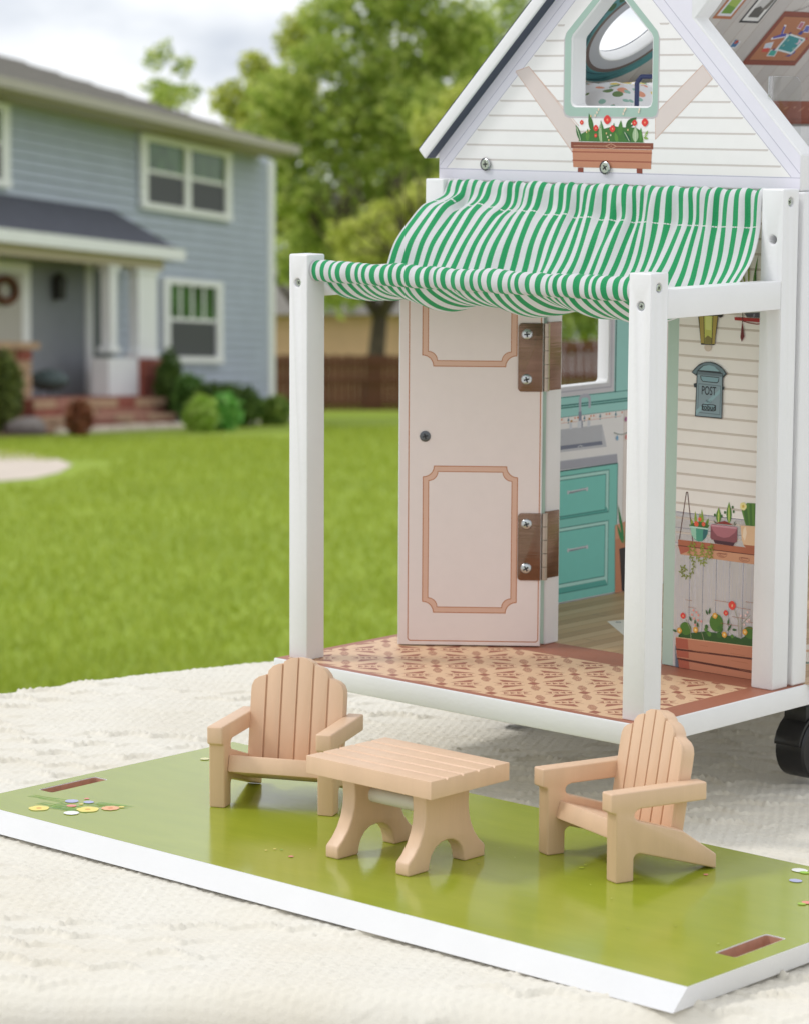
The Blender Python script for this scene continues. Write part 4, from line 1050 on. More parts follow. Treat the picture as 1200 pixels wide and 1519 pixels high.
def stripes():
    m = bpy.data.materials.new('green_white_striped_cotton'); m.use_nodes = True
    n, l = m.node_tree.nodes, m.node_tree.links; b = n['Principled BSDF']
    uv = n.new('ShaderNodeUVMap'); uv.uv_map = 'UVMap'
    sp = n.new('ShaderNodeSeparateXYZ'); l.new(uv.outputs[0], sp.inputs[0])
    def math_(op, a, v=None, c=None):
        k = n.new('ShaderNodeMath'); k.operation = op
        for i, q in enumerate((a, v, c)):
            if q is None: continue
            if isinstance(q, (int, float)): k.inputs[i].default_value = q
            else: l.new(q, k.inputs[i])
        return k.outputs[0]
    fr_ = math_('FRACT', math_('MULTIPLY_ADD', sp.outputs[0], 35.0, 0.1))
    g = math_('SMOOTH_MIN', math_('MULTIPLY', math_('SUBTRACT', 0.5, math_('ABSOLUTE', math_('SUBTRACT', fr_, 0.5))), 1.0), 1.0, 0.01)
    edge_ = n.new('ShaderNodeMapRange'); edge_.inputs['From Min'].default_value = 0.252; edge_.inputs['From Max'].default_value = 0.268
    l.new(g, edge_.inputs['Value'])
    wv = n.new('ShaderNodeTexNoise'); wv.inputs['Scale'].default_value = 1.0; wv.inputs['Detail'].default_value = 4
    mpp = n.new('ShaderNodeMapping'); mpp.inputs['Scale'].default_value = (900, 260, 1); l.new(uv.outputs[0], mpp.inputs['Vector']); l.new(mpp.outputs[0], wv.inputs['Vector'])
    rg = n.new('ShaderNodeValToRGB'); rg.color_ramp.elements[0].position = 0.3; rg.color_ramp.elements[1].position = 0.75
    rg.color_ramp.elements[0].color = (0.026, 0.34, 0.125, 1); rg.color_ramp.elements[1].color = (0.065, 0.50, 0.21, 1)
    rw = n.new('ShaderNodeValToRGB'); rw.color_ramp.elements[0].position = 0.3; rw.color_ramp.elements[1].position = 0.7
    rw.color_ramp.elements[0].color = (0.78, 0.78, 0.80, 1); rw.color_ramp.elements[1].color = (0.86, 0.86, 0.87, 1)
    l.new(wv.outputs['Fac'], rg.inputs['Fac']); l.new(wv.outputs['Fac'], rw.inputs['Fac'])
    mxc = n.new('ShaderNodeMix'); mxc.data_type = 'RGBA'
    l.new(edge_.outputs[0], mxc.inputs[0]); l.new(rw.outputs[0], mxc.inputs[6]); l.new(rg.outputs[0], mxc.inputs[7])
    # white stitching along the two hems
    st = math_('LESS_THAN', math_('ABSOLUTE', math_('SUBTRACT', sp.outputs[1], 0.262)), 0.0035)
    dash = math_('LESS_THAN', math_('FRACT', math_('MULTIPLY', sp.outputs[0], 160.0)), 0.8)
    mx2 = n.new('ShaderNodeMix'); mx2.data_type = 'RGBA'; l.new(math_('MULTIPLY', st, dash), mx2.inputs[0]); l.new(mxc.outputs[2], mx2.inputs[6]); mx2.inputs[7].default_value = (0.85, 0.85, 0.85, 1)
    l.new(mx2.outputs[2], b.inputs['Base Color'])
    b.inputs['Roughness'].default_value = 0.9; b.inputs['Specular IOR Level'].default_value = 0.15; b.inputs['Sheen Weight'].default_value = 0.15
    bp = n.new('ShaderNodeBump'); bp.inputs['Strength'].default_value = 0.35; bp.inputs['Distance'].default_value = 0.0003; l.new(wv.outputs['Fac'], bp.inputs['Height'])
    l.new(bp.outputs[0], b.inputs['Normal'])
    tr = n.new('ShaderNodeBsdfTranslucent'); l.new(mx2.outputs[2], tr.inputs['Color'])
    ms = n.new('ShaderNodeMixShader'); ms.inputs[0].default_value = 0.3
    l.new(b.outputs[0], ms.inputs[1]); l.new(tr.outputs[0], ms.inputs[2]); l.new(ms.outputs[0], n['Material Output'].inputs['Surface'])
    return m
ame.materials.append(stripes())
awn = bpy.data.objects.new('awning', ame); scene.collection.objects.link(awn); awn.parent = toy
sol = awn.modifiers.new('thickness', 'SOLIDIFY'); sol.thickness = 0.0004; sol.offset = 0

# ---- lower front wall with its doorway ----
CREAM, SAGE = 'f8f1eb', 'bcd2c5'
(PX0, _), = [(-75.7,104.5)]
PX1 = -9.0
def yfront(a, b, d): return (a, 123.5 - d, b)
def front_panel(name, poly, th=12.4): return TB().prism(poly, yfront, -th, 0).build(name, white, bevel=0.0012, seg=3)
(DX0, _), (DX1, _) = [(-165.6,96.3),(-83.3,103.8)]
DX0 += 1.2; DT = 222
wall_l = front_panel('front_wall', [(-242.4, 0.05), (DX0, 0.05), (DX0, DT), (DX1, DT), (DX1, 0.05), (1.0, 0.05), (1.0, 253.2), (-242.4, 253.2)])
wp = Art(F_)
wp.poly([(-241.6, 0.6), (DX0 - .8, 0.6), (DX0 - .8, 252.6), (-241.6, 252.6)], CREAM)
wp.poly([(PX0, 0.6), (PX1, 0.6), (PX1, 252.6), (PX0, 252.6)], CREAM, up=False)
wp.poly([(DX0 - 8.6, 0.6), (DX0 - .8, 0.6), (DX0 - .8, DT + 9), (DX0 - 8.6, DT + 9)], SAGE)
wp.poly([(DX1 + .3, 0.6), (PX0 - .25, 0.6), (PX0 - .25, DT + 9), (DX1 + .3, DT + 9)], SAGE, up=False)
wp.poly([(DX0 - .8, DT + .8), (DX1 + .3, DT + .8), (DX1 + .3, DT + 9), (DX0 - .8, DT + 9)], SAGE, up=False)
wp.poly([(DX0 - .8, DT + 9.02), (DX1 + .3, DT + 9.02), (DX1 + .3, 252.6), (DX0 - .8, 252.6)], CREAM, up=False)
zs = [p[1] for p in [(-70.3,182.2),(-70.1,174.3),(-69.9,166.5),(-69.8,158.8),(-69.6,151.1),(-69.4,143.2),(-69.2,135.4)]]
dz = (zs[0] - zs[-1]) / 6
k0 = zs[0] + dz * 8
for k in range(26):
    z = k0 - k * dz
    for a, b in ((-241.6, DX0 - 8.8), (PX0, PX1)):
        if z < 60: continue
        if z > 251: continue
        wp.line([(a, z), (b, z)], 0.32, 'c9bbae', up=(k == 0))
        wp.poly([(a, z - .2), (b, z - .2), (b, z - 1.0), (a, z - 1.0)], 'd6c9be', up=False)
wp.build('siding_print', wall_l)

pp = Art(F_)                                            # prints on the panel right of the doorway
pz = [(-73.7,83.4),(-73.5,46.9)]
pt_ = pz[0][1]
pp.poly([(PX0, 0.7), (PX1, 0.7), (PX1, pt_), (PX0, pt_)], 'f5f5fb')
pp.line([(PX0, pt_), (PX1, pt_)], 0.4, '8d8b9a')
for z in (pt_ - 8.3, pt_ - 16.6): pp.line([(PX0, z), (PX1, z)], 0.35, '9a98a8', up=False)
(xa, _), (xb, _) = [(-65.8,47.8),(-57.2,48.8)]
for k in range(11):
    x = xa + (k) * (xb - xa)
    if x < PX1: pp.line([(x, 1), (x, [(-57.5,60.4)][0][1] + 2)], 0.4, '8f8d9e', up=(k == 0))
for k in range(70):
    x = PX0 + .6 + k * .9 + rng.uniform(-.3, .3); z0 = rng.uniform(20, 55)
    pp.line([(x, z0), (x, z0 + rng.uniform(8, 30))], 0.16, 'dddcea', up=(k == 0))
WD, WD2, WDD = 'b5694a', 'd39a78', '6e3a28'
# hanging shelf with three pots
PRINT[0] = 0.36
sh = [(-73.9,68.7),(-20.8,69.3),(-20.7,65.9),(-73.8,65.5)]; pp.poly(sh, WD)
pp.poly([(-73.8,65.5),(-20.7,65.9),(-20.6,60.8),(-72.2,60.9)], WD2)
pp.poly([(-73.8,65.5),(-66.0,65.6),(-66.6,63.3),(-72.2,60.9)], 'b5624a')
pp.line([(-73.8,65.5),(-20.7,65.8)], 0.5, WDD)
pp.line([(-73.0,69.0),(-69.0,94.3)], 0.6, '5a3028'); pp.line([(-69.0,94.3),(-68.2,94.3),(-64.3,68.9)], 0.6, '5a3028', up=False)
for (x, z), r in zip([(-45.3,64.0),(-45.3,64.0),(-45.3,64.0),(-30.8,63.3),(-30.8,63.3),(-42.5,64.2)], (9, 6.4, 3.6, 9.5, 6, 2)):
    a = ell((x, z), r, r * 0.55, 22); pp.line([p for p in a if p[1] < z + .4][0:12], 0.28, 'a05f45')
# pot one
for q in ([(-64.5,76.7),(-65.5,80.6)], [(-62.4,76.9),(-63.0,85.0)], [(-59.7,77.2),(-59.9,84.5)], [(-57.8,77.0),(-58.8,86.5)], [(-56.0,77.2),(-54.2,82.0)], [(-64.5,76.1),(-66.9,77.2)], [(-56.4,76.9),(-53.6,78.4)]):
    pp.poly(leaf(q[0], q[1], 2.4 if abs(q[0][0] - q[1][0]) < 4 else 1.6), rng.choice(['8fa63a', '6f9238', '587f30']))
pp.poly([(-66.0,76.1),(-65.0,78.2),(-59.8,79.5),(-55.1,79.2),(-54.4,76.3),(-60.2,76.0)], '3f6b2e')
for (x, z), r in zip([(-62.1,78.2),(-59.9,80.9),(-57.4,78.5)], (4.0, 3.0, 3.2)):
    pp.poly(ell((x, z), r), 'e8502e'); pp.line(ell((x, z), r * .5), 0.15, 'f49a78', closed=True)
pp.poly([(-66.0,76.3),(-54.3,76.4),(-54.7,73.8),(-55.8,71.4),(-58.1,69.4),(-60.5,69.0),(-62.9,69.7),(-64.9,72.0)], '4f9f86')
pp.poly([(-66.0,76.3),(-62.3,76.3),(-61.9,69.6),(-63.9,70.7),(-65.1,72.5)], '9fd0b8'); pp.poly([(-57.6,76.2),(-54.4,76.3),(-54.9,73.6),(-56.3,71.1),(-57.7,69.8)], '2f6b6e')
pp.line([(-66.0,76.3),(-54.3,76.3)], 0.8, 'bfe2d2')
# pot two
for q, w in (([(-47.8,79.9),(-47.8,88.4)], 4.6), ([(-41.0,80.4),(-41.3,91.9)], 4.6)):
    pp.poly(leaf(q[0], q[1], w), '4d7d2e'); pp.poly(leaf(q[0], q[1], w * .45), '9cb84a'); pp.line([q[0], (q[1][0], q[1][1] - 3)], 0.3, 'dfe08a')
for c in [(-50.2,84.1),(-45.8,84.0),(-43.7,86.1),(-38.2,87.1),(-38.9,89.3)]: pp.poly(ell(c, 1.8, 2.4, 9), '3d6a2a')
for q in ([(-49.4,79.4),(-50.9,81.6)], [(-48.5,79.5),(-49.9,80.7)], [(-38.2,80.0),(-36.9,82.2)], [(-37.7,79.8),(-36.1,81.3)]): pp.poly(leaf(q[0], q[1], .6), '2c4a24')
pp.poly([(-50.4,79.7),(-43.8,81.7),(-38.2,80.0)], '8e2f28')
pp.poly([(-51.1,71.3),(-36.6,71.3),(-38.1,69.0),(-49.6,69.2)], '4a2432')
pp.poly([(-52.7,78.5),(-51.5,79.2),(-36.3,79.4),(-35.5,78.9),(-35.6,71.6),(-36.8,70.9),(-52.0,71.0),(-52.7,71.9)], '8c4f58')
cc = [(-44.0,79.0),(-43.8,72.7)]
pp.poly([(-52.4,77.9),(-51.8,79.0),(-36.3,79.2),(-35.6,78.5),(-37.2,76.0),(-40.8,73.4),(-44.1,72.7),(-48.3,73.3),(-51.0,75.6)], 'b5707a')
pp.line([(-52.2,78.5),(-36.1,78.7)], 1.0, 'cf98a2')
# pot three
for k, x in enumerate((985, 1035, 1085, 1135, 1185)):
    q = [(-28.9,80.3),(-26.6,80.6),(-27.0,92.9),(-29.3,92.3)]
for q, c in (([(-33.1,88.1),(-30.3,80.7),(-21.1,81.0),(-21.5,92.9),(-29.7,92.5),(-32.0,90.0)], '5d8a34'), ([(-31.9,88.8),(-29.9,80.8),(-28.3,80.9),(-29.6,89.4)], '42702a'), ([(-28.3,92.2),(-27.6,80.9),(-26.0,80.9),(-26.9,92.4)], '42702a'), ([(-25.1,92.5),(-24.8,81.0),(-23.4,81.1),(-24.0,92.6)], '42702a')): pp.poly(q, c)
fl_ = [(-32.1,90.5)]; pp.poly(blossom(fl_[0], 6.0, 5), 'f3e6a0'); pp.poly(ell(fl_[0], 2.2), 'dcb94a')
pp.poly([(-33.5,80.3),(-21.1,81.0),(-20.8,69.4),(-29.6,69.0),(-31.4,70.1),(-32.7,73.8)], 'ecc49c'); pp.poly([(-31.7,78.5),(-30.3,80.2),(-29.5,76.8),(-30.6,72.5),(-32.0,74.7)], 'f8e0c6')
pp.poly([(-31.4,70.5),(-20.9,70.7),(-20.8,69.3),(-29.6,69.0)], 'b5694a')
# trailing sprigs
def sprig(pts, n, c):
    P_ = catmull(pts, n)
    pp.line([tuple(p) for p in P_], 0.35, c)
    PRINT[0] = 1.0
    for i in range(1, n - 1):
        dx, dz_ = P_[i + 1] - P_[i - 1]; L = math.hypot(dx, dz_) + 1e-6
        s = 1 if i % 2 else -1
        pp.poly(leaf(tuple(P_[i]), (P_[i][0] + dx / L * 1.2 - s * dz_ / L * 1.5, P_[i][1] + dz_ / L * 1.2 + s * dx / L * 1.5), .4, 4), c, up=False)
    PRINT[0] = 0.36
sprig([(-64.8,68.5),(-65.9,65.3),(-65.8,61.4),(-64.1,59.3),(-63.1,56.6),(-63.9,52.7),(-66.2,49.9),(-69.1,49.5),(-71.3,51.4),(-70.7,54.2),(-68.7,54.1),(-68.7,52.1)], 30, '85902e')
sprig([(-63.3,68.7),(-63.3,65.2),(-62.0,61.8),(-59.8,59.7),(-57.4,57.5),(-55.5,58.7)], 18, '94a03a')
sprig([(-52.0,68.7),(-53.8,65.4),(-55.1,62.2),(-56.0,59.8)], 12, '94a03a'); sprig([(-58.1,68.6),(-57.8,65.4),(-58.2,61.8)], 10, '94a03a'); sprig([(-51.5,68.8),(-51.9,64.9),(-52.0,61.0)], 10, '85902e')
# planter box with flowers
Z3 = [(-73.9,16.2),(-19.3,17.7)]
GD, GM = '2f5a24', '4f7d2c'
pp.poly([(-72.2,15.6),(-72.2,17.6),(-69.3,19.7),(-63.3,20.0),(-55.9,21.6),(-52.0,21.9),(-45.1,22.0),(-40.2,21.4),(-35.3,21.6),(-31.7,20.9),(-28.1,23.3),(-19.5,24.0),(-19.3,17.5)], GD)
pp.poly(ell([(-67.6,21.7)][0], 10.2, 9.6), GM, up=True); pp.poly(ell([(-47.7,27.3)][0], 12.2, 13.2), GM, up=False); pp.poly(ell([(-26.2,24.8)][0], 11, 9), '4a7a2c', up=False)
for c in [(-54.4,22.8),(-54.0,24.5),(-52.9,21.3),(-45.2,24.4),(-51.9,20.7),(-37.3,21.4),(-45.6,21.1)]: pp.poly(ell(c, rng.uniform(2.5, 5)), rng.choice(['3a682a', '44742a', '5b8a36']))
for q in ([(-63.9,26.0),(-65.2,28.7)], [(-61.4,24.7),(-61.5,27.6)], [(-59.6,23.3),(-59.7,26.2)], [(-53.2,30.8),(-54.7,33.5)], [(-52.2,31.3),(-52.0,34.8)], [(-40.3,26.8),(-39.5,30.9)], [(-40.3,23.8),(-37.7,28.1)], [(-37.4,25.0),(-34.2,25.2)], [(-73.3,19.4),(-76.3,20.0)]):
    pp.poly(leaf(q[0], q[1], 1.7), '3a652e')
for q in ([(-35.9,35.2),(-33.6,30.2),(-32.9,21.1)], [(-32.0,31.7),(-31.7,22.1)], [(-26.0,34.0),(-30.7,29.4),(-32.2,22.0)], [(-56.9,21.2),(-55.3,17.0)], [(-67.4,26.8),(-64.3,21.9),(-63.7,16.7)]): pp.line(q, 0.3, 'a9a98a')
for (x, z), r, c in zip([(-69.4,28.4),(-37.7,37.8),(-41.6,33.3)], (4.6, 6.6, 4.2), ('e8433c', 'ea4a3e', 'e4483f')):
    pp.poly(blossom((x, z), r, 4), c); pp.poly(leaf((x, z - r * .16), (x + .15, z + r * .14), r * .16), 'f0d8a0')
for c in [(-71.5,20.2),(-60.9,21.9),(-48.5,31.0),(-42.2,21.7),(-29.1,24.8)]:
    pp.poly(blossom(c, 4.6, 5), 'e2a23a'); pp.poly(ell(c, 2.8), 'f0c060'); pp.poly(ell(c, 1.1), 'fbf0c8')
for (x, z), c in zip([(-62.5,32.2),(-60.6,31.3),(-63.4,29.7),(-59.3,29.9),(-62.0,27.9),(-59.4,27.2),(-57.3,26.9),(-61.2,24.6),(-32.0,33.0),(-27.7,35.4),(-28.9,33.6),(-26.4,31.5),(-27.8,30.6),(-29.7,28.7)], ['f0a59a'] * 8 + ['f6d6d0'] * 6): pp.poly(ell((x, z), 1.9, 1.9, 7), c, up=False)
pz_ = [(-73.8,16.3),(-19.3,17.8),(-19.2,11.6),(-73.7,10.4)]; pp.poly(pz_, 'c98566')
pp.poly([(-73.3,9.5),(-19.2,11.1),(-19.0,4.7),(-72.7,5.4)], 'c98566', up=False); pp.poly([(-72.0,4.8),(-19.0,3.9),(-18.8,-0.8),(-71.0,-0.9)], 'c98566', up=False)
pp.poly([(-73.7,10.4),(-19.2,11.9),(-19.2,11.0),(-73.4,9.4)], '5a2a20'); pp.poly([(-73.5,5.5),(-19.0,5.0),(-19.0,3.7),(-73.5,4.5)], '5a2a20', up=False)
for q in ([(-73.8,16.3),(-65.9,16.4),(-65.2,10.9),(-73.3,10.6)], [(-73.1,9.4),(-65.1,9.5),(-64.9,6.2),(-72.5,6.0)], [(-72.0,4.7),(-64.9,4.5),(-64.0,-0.8),(-71.0,-0.8)]): pp.poly(q, 'b5604a', up=False)
pp.poly([(-74.0,12.5),(-73.2,10.8),(-73.6,9.3),(-71.3,-0.6),(-73.7,-0.8)], '6a6f80')
for k in range(26):
    x = rng.uniform(-68, -8); z = rng.uniform(2, 42); pp.line([(x, z), (x + rng.uniform(4, 12), z - .1)], 0.22, 'b0704f', up=(k == 0))
pp.line([(-73.8,16.3),(-19.3,17.8)], 0.4, 'e8bc94')
# wall lantern and the red hanger
pp.poly(ell([(-56.6,171.4)][0], 6.2, 5.6), 'd8c6b6')
pp.poly([(-64.1,194.0),(-49.4,193.6),(-52.3,172.9),(-61.0,172.6)], '241c18')
pp.poly([(-63.1,193.3),(-60.0,193.2),(-59.0,173.4),(-61.0,173.4)], 'b09a4a'); pp.poly([(-53.3,193.4),(-50.1,193.1),(-52.3,173.5),(-53.8,173.3)], 'b09a4a', up=False)
pp.poly([(-59.5,193.2),(-53.8,193.3),(-54.2,173.2),(-58.6,173.2)], 'c6c860'); pp.poly([(-58.5,176.2),(-56.7,177.7),(-54.1,176.4),(-54.2,173.2),(-58.5,173.3)], '84783a'); pp.poly([(-58.5,189.9),(-54.6,189.7),(-54.7,180.4),(-58.2,180.6)], 'd9dc84')
pp.poly([(-65.6,194.7),(-47.2,193.9),(-47.4,187.7),(-49.2,187.2),(-50.5,188.1),(-63.9,187.2)], '2a211c')
pp.poly([(-40.0,188.1),(-22.1,188.2),(-22.1,186.2),(-39.8,186.5)], 'a8201c'); pp.line([(-34.9,193.1),(-34.7,185.9)], 0.4, '2a1a18')
pp.poly([(-35.0,186.7),(-33.5,178.6),(-35.0,175.5),(-36.0,177.9)], '6e1a1c'); pp.line([(-34.6,186.4),(-30.8,185.6),(-25.9,185.2),(-22.1,185.7)], 0.5, '7a1c1a')
pp.poly([(-33.8,190.4),(-21.7,191.4),(-21.7,188.6),(-32.1,188.5)], '4a4650'); pp.poly([(-28.0,190.5),(-27.0,190.5),(-27.5,188.5),(-28.4,188.6)], '8a8894')
# leaves of a printed potted plant above the rail
for q in ([(-33.1,204.0),(-37.7,217.5)], [(-31.4,204.0),(-31.8,221.2)], [(-28.9,204.2),(-25.9,220.4)], [(-27.2,204.2),(-27.5,214.5)], [(-34.3,203.9),(-40.9,212.2)]): pp.poly(leaf(q[0], q[1], 1.6), rng.choice(['5d8a34', '3d6a2a', '8a9a3a']))
# post box
BX, BXD, BXK = '8b9fa8', '66777f', '2a3338'
pp.poly([(-66.6,157.8),(-64.7,160.0),(-61.8,162.4),(-58.3,163.7),(-54.8,164.1),(-51.3,163.5),(-48.3,162.3),(-45.8,160.4),(-43.8,158.5),(-46.2,156.2),(-47.0,157.5),(-63.6,156.2)], BXK)
pp.poly([(-66.0,157.9),(-62.8,160.9),(-58.8,163.1),(-54.8,163.7),(-50.3,162.7),(-46.8,160.8),(-44.8,158.5),(-46.6,156.9),(-47.8,159.1),(-50.8,161.3),(-55.3,162.5),(-59.3,161.9),(-62.2,159.7),(-63.8,157.0)], '6b8088')
pp.poly([(-61.8,159.3),(-59.0,161.6),(-55.3,162.4),(-51.8,161.7),(-48.5,159.4)], '8fb0b8')
pp.poly([(-63.1,159.1),(-46.7,158.7),(-46.3,157.2),(-46.5,134.9),(-63.9,134.9),(-63.3,156.4)], BXK)
pp.poly([(-62.7,158.6),(-46.9,158.2),(-46.9,135.5),(-63.3,135.4)], BX)
pp.poly([(-62.7,158.6),(-46.9,158.2),(-47.0,156.7),(-62.8,156.9)], BXD)
pp.poly([(-61.0,156.6),(-48.7,156.4),(-49.0,153.9),(-50.1,153.2),(-59.3,153.4),(-60.6,154.6)], BXK); pp.poly([(-60.4,156.2),(-49.1,156.0),(-49.5,154.1),(-50.3,153.7),(-59.1,153.8),(-60.1,154.8)], '86a8b2')
pp.line([(-61.8,152.2),(-47.7,151.9),(-47.9,137.0),(-62.1,137.2)], 0.4, BXD, closed=True)
pp.poly([(-63.3,138.1),(-54.4,145.1),(-48.0,150.4),(-48.0,148.2),(-54.3,142.8),(-63.2,135.7)], '93b4bc'); pp.poly([(-65.1,152.0),(-63.2,152.4),(-63.4,149.9),(-64.8,150.2)], BXK); pp.poly([(-46.5,151.7),(-45.4,151.6),(-45.5,150.3),(-46.4,150.0)], BXK, up=False)
pp.poly([(-59.7,141.1),(-58.9,141.9),(-51.5,142.0),(-50.6,141.3),(-50.7,139.1),(-51.7,138.4),(-58.6,138.3),(-59.4,138.8)], BXK); pp.poly([(-59.1,140.9),(-58.6,141.4),(-51.8,141.6),(-51.2,141.0),(-51.3,139.3),(-52.0,138.8),(-58.4,138.7),(-58.8,139.1)], '84a2aa')
PRINT[0] = 1.0
pp.edge = (PX0 - 3.5, PX1, 0.3, 300)
PL = pp.l * pp.step + 0.08
pp.build('porch_print', wall_l)

def lettering(txt, p, size, parent, fn_plane='front', sx=1.0, bold=0.0):
    cu = bpy.data.curves.new('lettering', 'FONT'); cu.body = txt; cu.size = size * mm; cu.align_x = 'CENTER'; cu.align_y = 'CENTER'; cu.offset = bold * mm
    o = bpy.data.objects.new('lettering', cu); scene.collection.objects.link(o)
    me = bpy.data.meshes.new_from_object(o.evaluated_get(bpy.context.evaluated_depsgraph_get())); bpy.data.objects.remove(o)
    o = bpy.data.objects.new('lettering', me); scene.collection.objects.link(o)
    me.transform(Matrix.Diagonal((sx, 1, 1, 1))); me.materials.clear(); me.materials.append(ink('20282c'))
    o.parent = parent; o.rotation_euler = (math.pi / 2, 0, 0)
    o.location = Vector((p[0] * mm, (123.5 - PL) * mm, p[1] * mm)) - TO
    return o
lettering('POST', [(-55.2,148.7)][0], 6.4, wall_l, sx=0.62, bold=0.06)
lettering('No.1', [(-55.1,143.3)][0], 2.4, wall_l, sx=0.75)
lettering('zobud', [(-55.0,140.1)][0], 4.0, wall_l, sx=0.95, bold=0.1)

# ---- the open door on its two hinges ----
DV = Vector((.0600, .0497, 0)).normalized(); DN = Vector((DV.y, -DV.x, 0))
def on_door(s, z, d): return Vector((-221.5, 66.2, 0)) + DV * s + DN * d + Vector((0, 0, z))
def on_door_m(s, z, d): return tuple(on_door(s, z, d) * mm - TO)
door = TB().prism([(0, 0.7), (78, 0.7), (78, 216), (0, 216)], lambda a, b, d: tuple(on_door(a, b, d)), -8.5, 0).build('door', white, bevel=0.0005)
dp_ = Art(on_door_m)
DB, DL, DT2 = 'f3e5e2', 'c07a52', 'e4bba6'
dp_.poly([(.5, 1.1), (77.5, 1.1), (77.5, 215.5), (.5, 215.5)], DB)
def rrect(x0, z0, x1, z1, r, inward=False, n=6):
    out = []
    for cx, cz, a0 in ((x1, z1, 0), (x0, z1, 90), (x0, z0, 180), (x1, z0, 270)):
        for k in range(n + 1):
            if inward: t = math.radians(a0 + 270 - 90 * k / n); out.append((cx + r * math.cos(t), cz + r * math.sin(t)))
            else:
                t = math.radians(a0 + 90 * k / n); sx = -1 if cx == x1 else 1; sz = -1 if cz == z1 else 1
                out.append((cx + sx * r + r * math.cos(t), cz + sz * r + r * math.sin(t)))
    return out
(e0, e1, e2, e3) = [(4.5,188.5),(76.7,4.1),(5.4,3.1),(75.6,97.4)]
dp_.line(rrect(e2[0], e2[1], e1[0], 213, 1.6), 0.55, DL, closed=True)
for q in ([(13.3,100.0),(64.7,19.0)], [(12.6,212.2),(63.6,154.7)]):
    x0, z1, x1, z0 = q[0][0], q[0][1], q[1][0], q[1][1]
    dp_.poly(rrect(x0, z0, x1, z1, 6.0, True), DT2); dp_.line(rrect(x0, z0, x1, z1, 6.0, True), 0.5, DL, closed=True)
    g_ = 3.0; dp_.poly(rrect(x0 + g_, z0 + g_, x1 - g_, z1 - g_, 5.0, True), DB); dp_.line(rrect(x0 + g_, z0 + g_, x1 - g_, z1 - g_, 5.0, True), 0.45, DL, closed=True)
dp_.build('door_print', door)
ks = [(14.3,116.3)][0]
screw(door, on_door(ks[0], ks[1], 0.15), DN, 3.0, name='knob_screw', head=0.5).data.materials[0] = paint('dark_zinc', '6a6c70', 0.35, 0.1, 500, metal=1.0)
for (pa_, pb_) in ([(64.4,178.5),(78.3,141.3)], [(65.2,74.6),(79.2,37.5)]):
    x0, z1, z0 = pa_[0], pa_[1], pb_[1]
    h = TB(); W_ = 77.6
    h.prism(rrect(x0, z0, x0 + 20, z1, 2.0)[7:21] + [(W_, z0), (W_, z1)], lambda a, b, d: tuple(on_door(a, b, d)), 0.12, 0.85)
    hg = h.build('hinge', hinge_steel, door, bevel=0.0001)
    lf = TB(); lf.box(DX0 + .05, DX0 + .75, 122.0, 134.0, z0, z1); lf.build('hinge_leaf', hinge_steel, hg, bevel=0.0001)
    for k in range(5):
        a, b = z0 + (z1 - z0) * k / 5 + .15, z0 + (z1 - z0) * (k + 1) / 5 - .15
        TB().tube((-160.9, 117.9, a), (-160.9, 117.9, b), 1.8, n=16).build('hinge_knuckle', paint('bright_pin_steel', 'b0a294', 0.2, 0.1, 300, metal=1.0), hg, smooth=40)
    for t in (0.18, 0.84):
        screw(hg, on_door(x0 + 4.6, z0 + (z1 - z0) * t, 0.85), DN, 3.0, head=1.3, pan=True)

# ---- gable wall ----
def sh_(p): return [(a - 2.4, b) for a, b in p]
GP = [(-242.7, 253.4), (1.3, 253.4), (1.3, 271.6), (-66.9, 340.2), (-62.5, 344.6), (-58.2, 349.4), (-60.6, 355.5), (-64.5, 356.8), (-121, 413), (-226, 289.5), (-242.7, 272)]
gable = TB().prism(sh_(GP), yfront, -12, 0).build('gable_wall', white)
hole = sh_([(-147.7, 297.5), (-147, 295.9), (-145.4, 295.2), (-96.8, 295.2), (-95.0, 295.9), (-94.4, 297.6), (-94.4, 330.2), (-95.1, 331.8), (-119.8, 356.4), (-121, 357), (-122.2, 356.4), (-147.0, 332), (-147.7, 330.4)])
def to_mb(poly, fn, d0, d1):
    k = MB(); k.prism(poly, lambda a, b, d: tuple(Vector(fn(a, b, d)) * mm - TO), d0, d1); return k
cut(gable, [to_mb(hole, yfront, -20, 5)], bevel=0.0009, seg=3)
gp = Art(F_)
LAVT, LAVL = 'e9e7f2', 'b3b1c3'
MX = -123.2
tri = [(MX - 115.8, 260.4), (MX + 115.8, 260.4), (MX, 376.2)]
WL_, WR_ = -151.0, -95.9
for q in ([(-244.3, 254.2), (-1.9, 254.2), (-1.9, 260.4), (-244.3, 260.4)], [(-244.3, 260.4), (MX - 115.8, 260.4), (MX, 376.2), (MX, 408), (-244.3, 271.5)], [(MX + 115.8, 260.4), (-1.9, 260.4), (-1.9, 271), (-71.4, 340.6), (-71.4, 356), (MX, 408), (MX, 376.2)]): gp.poly(q, LAVT, up=False)
CRM = 'f5f3f2'
for q in (clip(tri, -300, WL_, 0, 500), clip(tri, WR_, 100, 0, 500), clip(tri, WL_, WR_, 0, 294.2)): gp.poly(q, CRM, up=False)
gp.poly([(WL_, 332.9), (MX, 358.2), (WR_, 332.9), (WR_, 376.2 - (WR_ - MX)), (MX, 376.2), (WL_, 376.2 + (WL_ - MX))], CRM, up=False)
gp.l += 1
for p, q in (((MX - 115.8, 260.4), (MX, 376.2)), ((MX + 115.8, 260.4), (MX, 376.2)), ((MX - 120.8, 261.9), (MX, 383.6)), ((MX + 121, 262.2), (MX, 383.6)), ((MX - 121.1, 260.0), (MX + 121.2, 260.0))): gp.line([p, q], 0.35, LAVL, up=False)
zz = [p[1] for p in [(-161.5,346.0),(-161.3,337.5),(-161.2,329.7),(-161.1,321.6),(-160.9,313.8),(-160.8,305.7),(-160.7,297.9)]]
gz = (zz[0] - zz[-1]) / 6
gp.l += 1
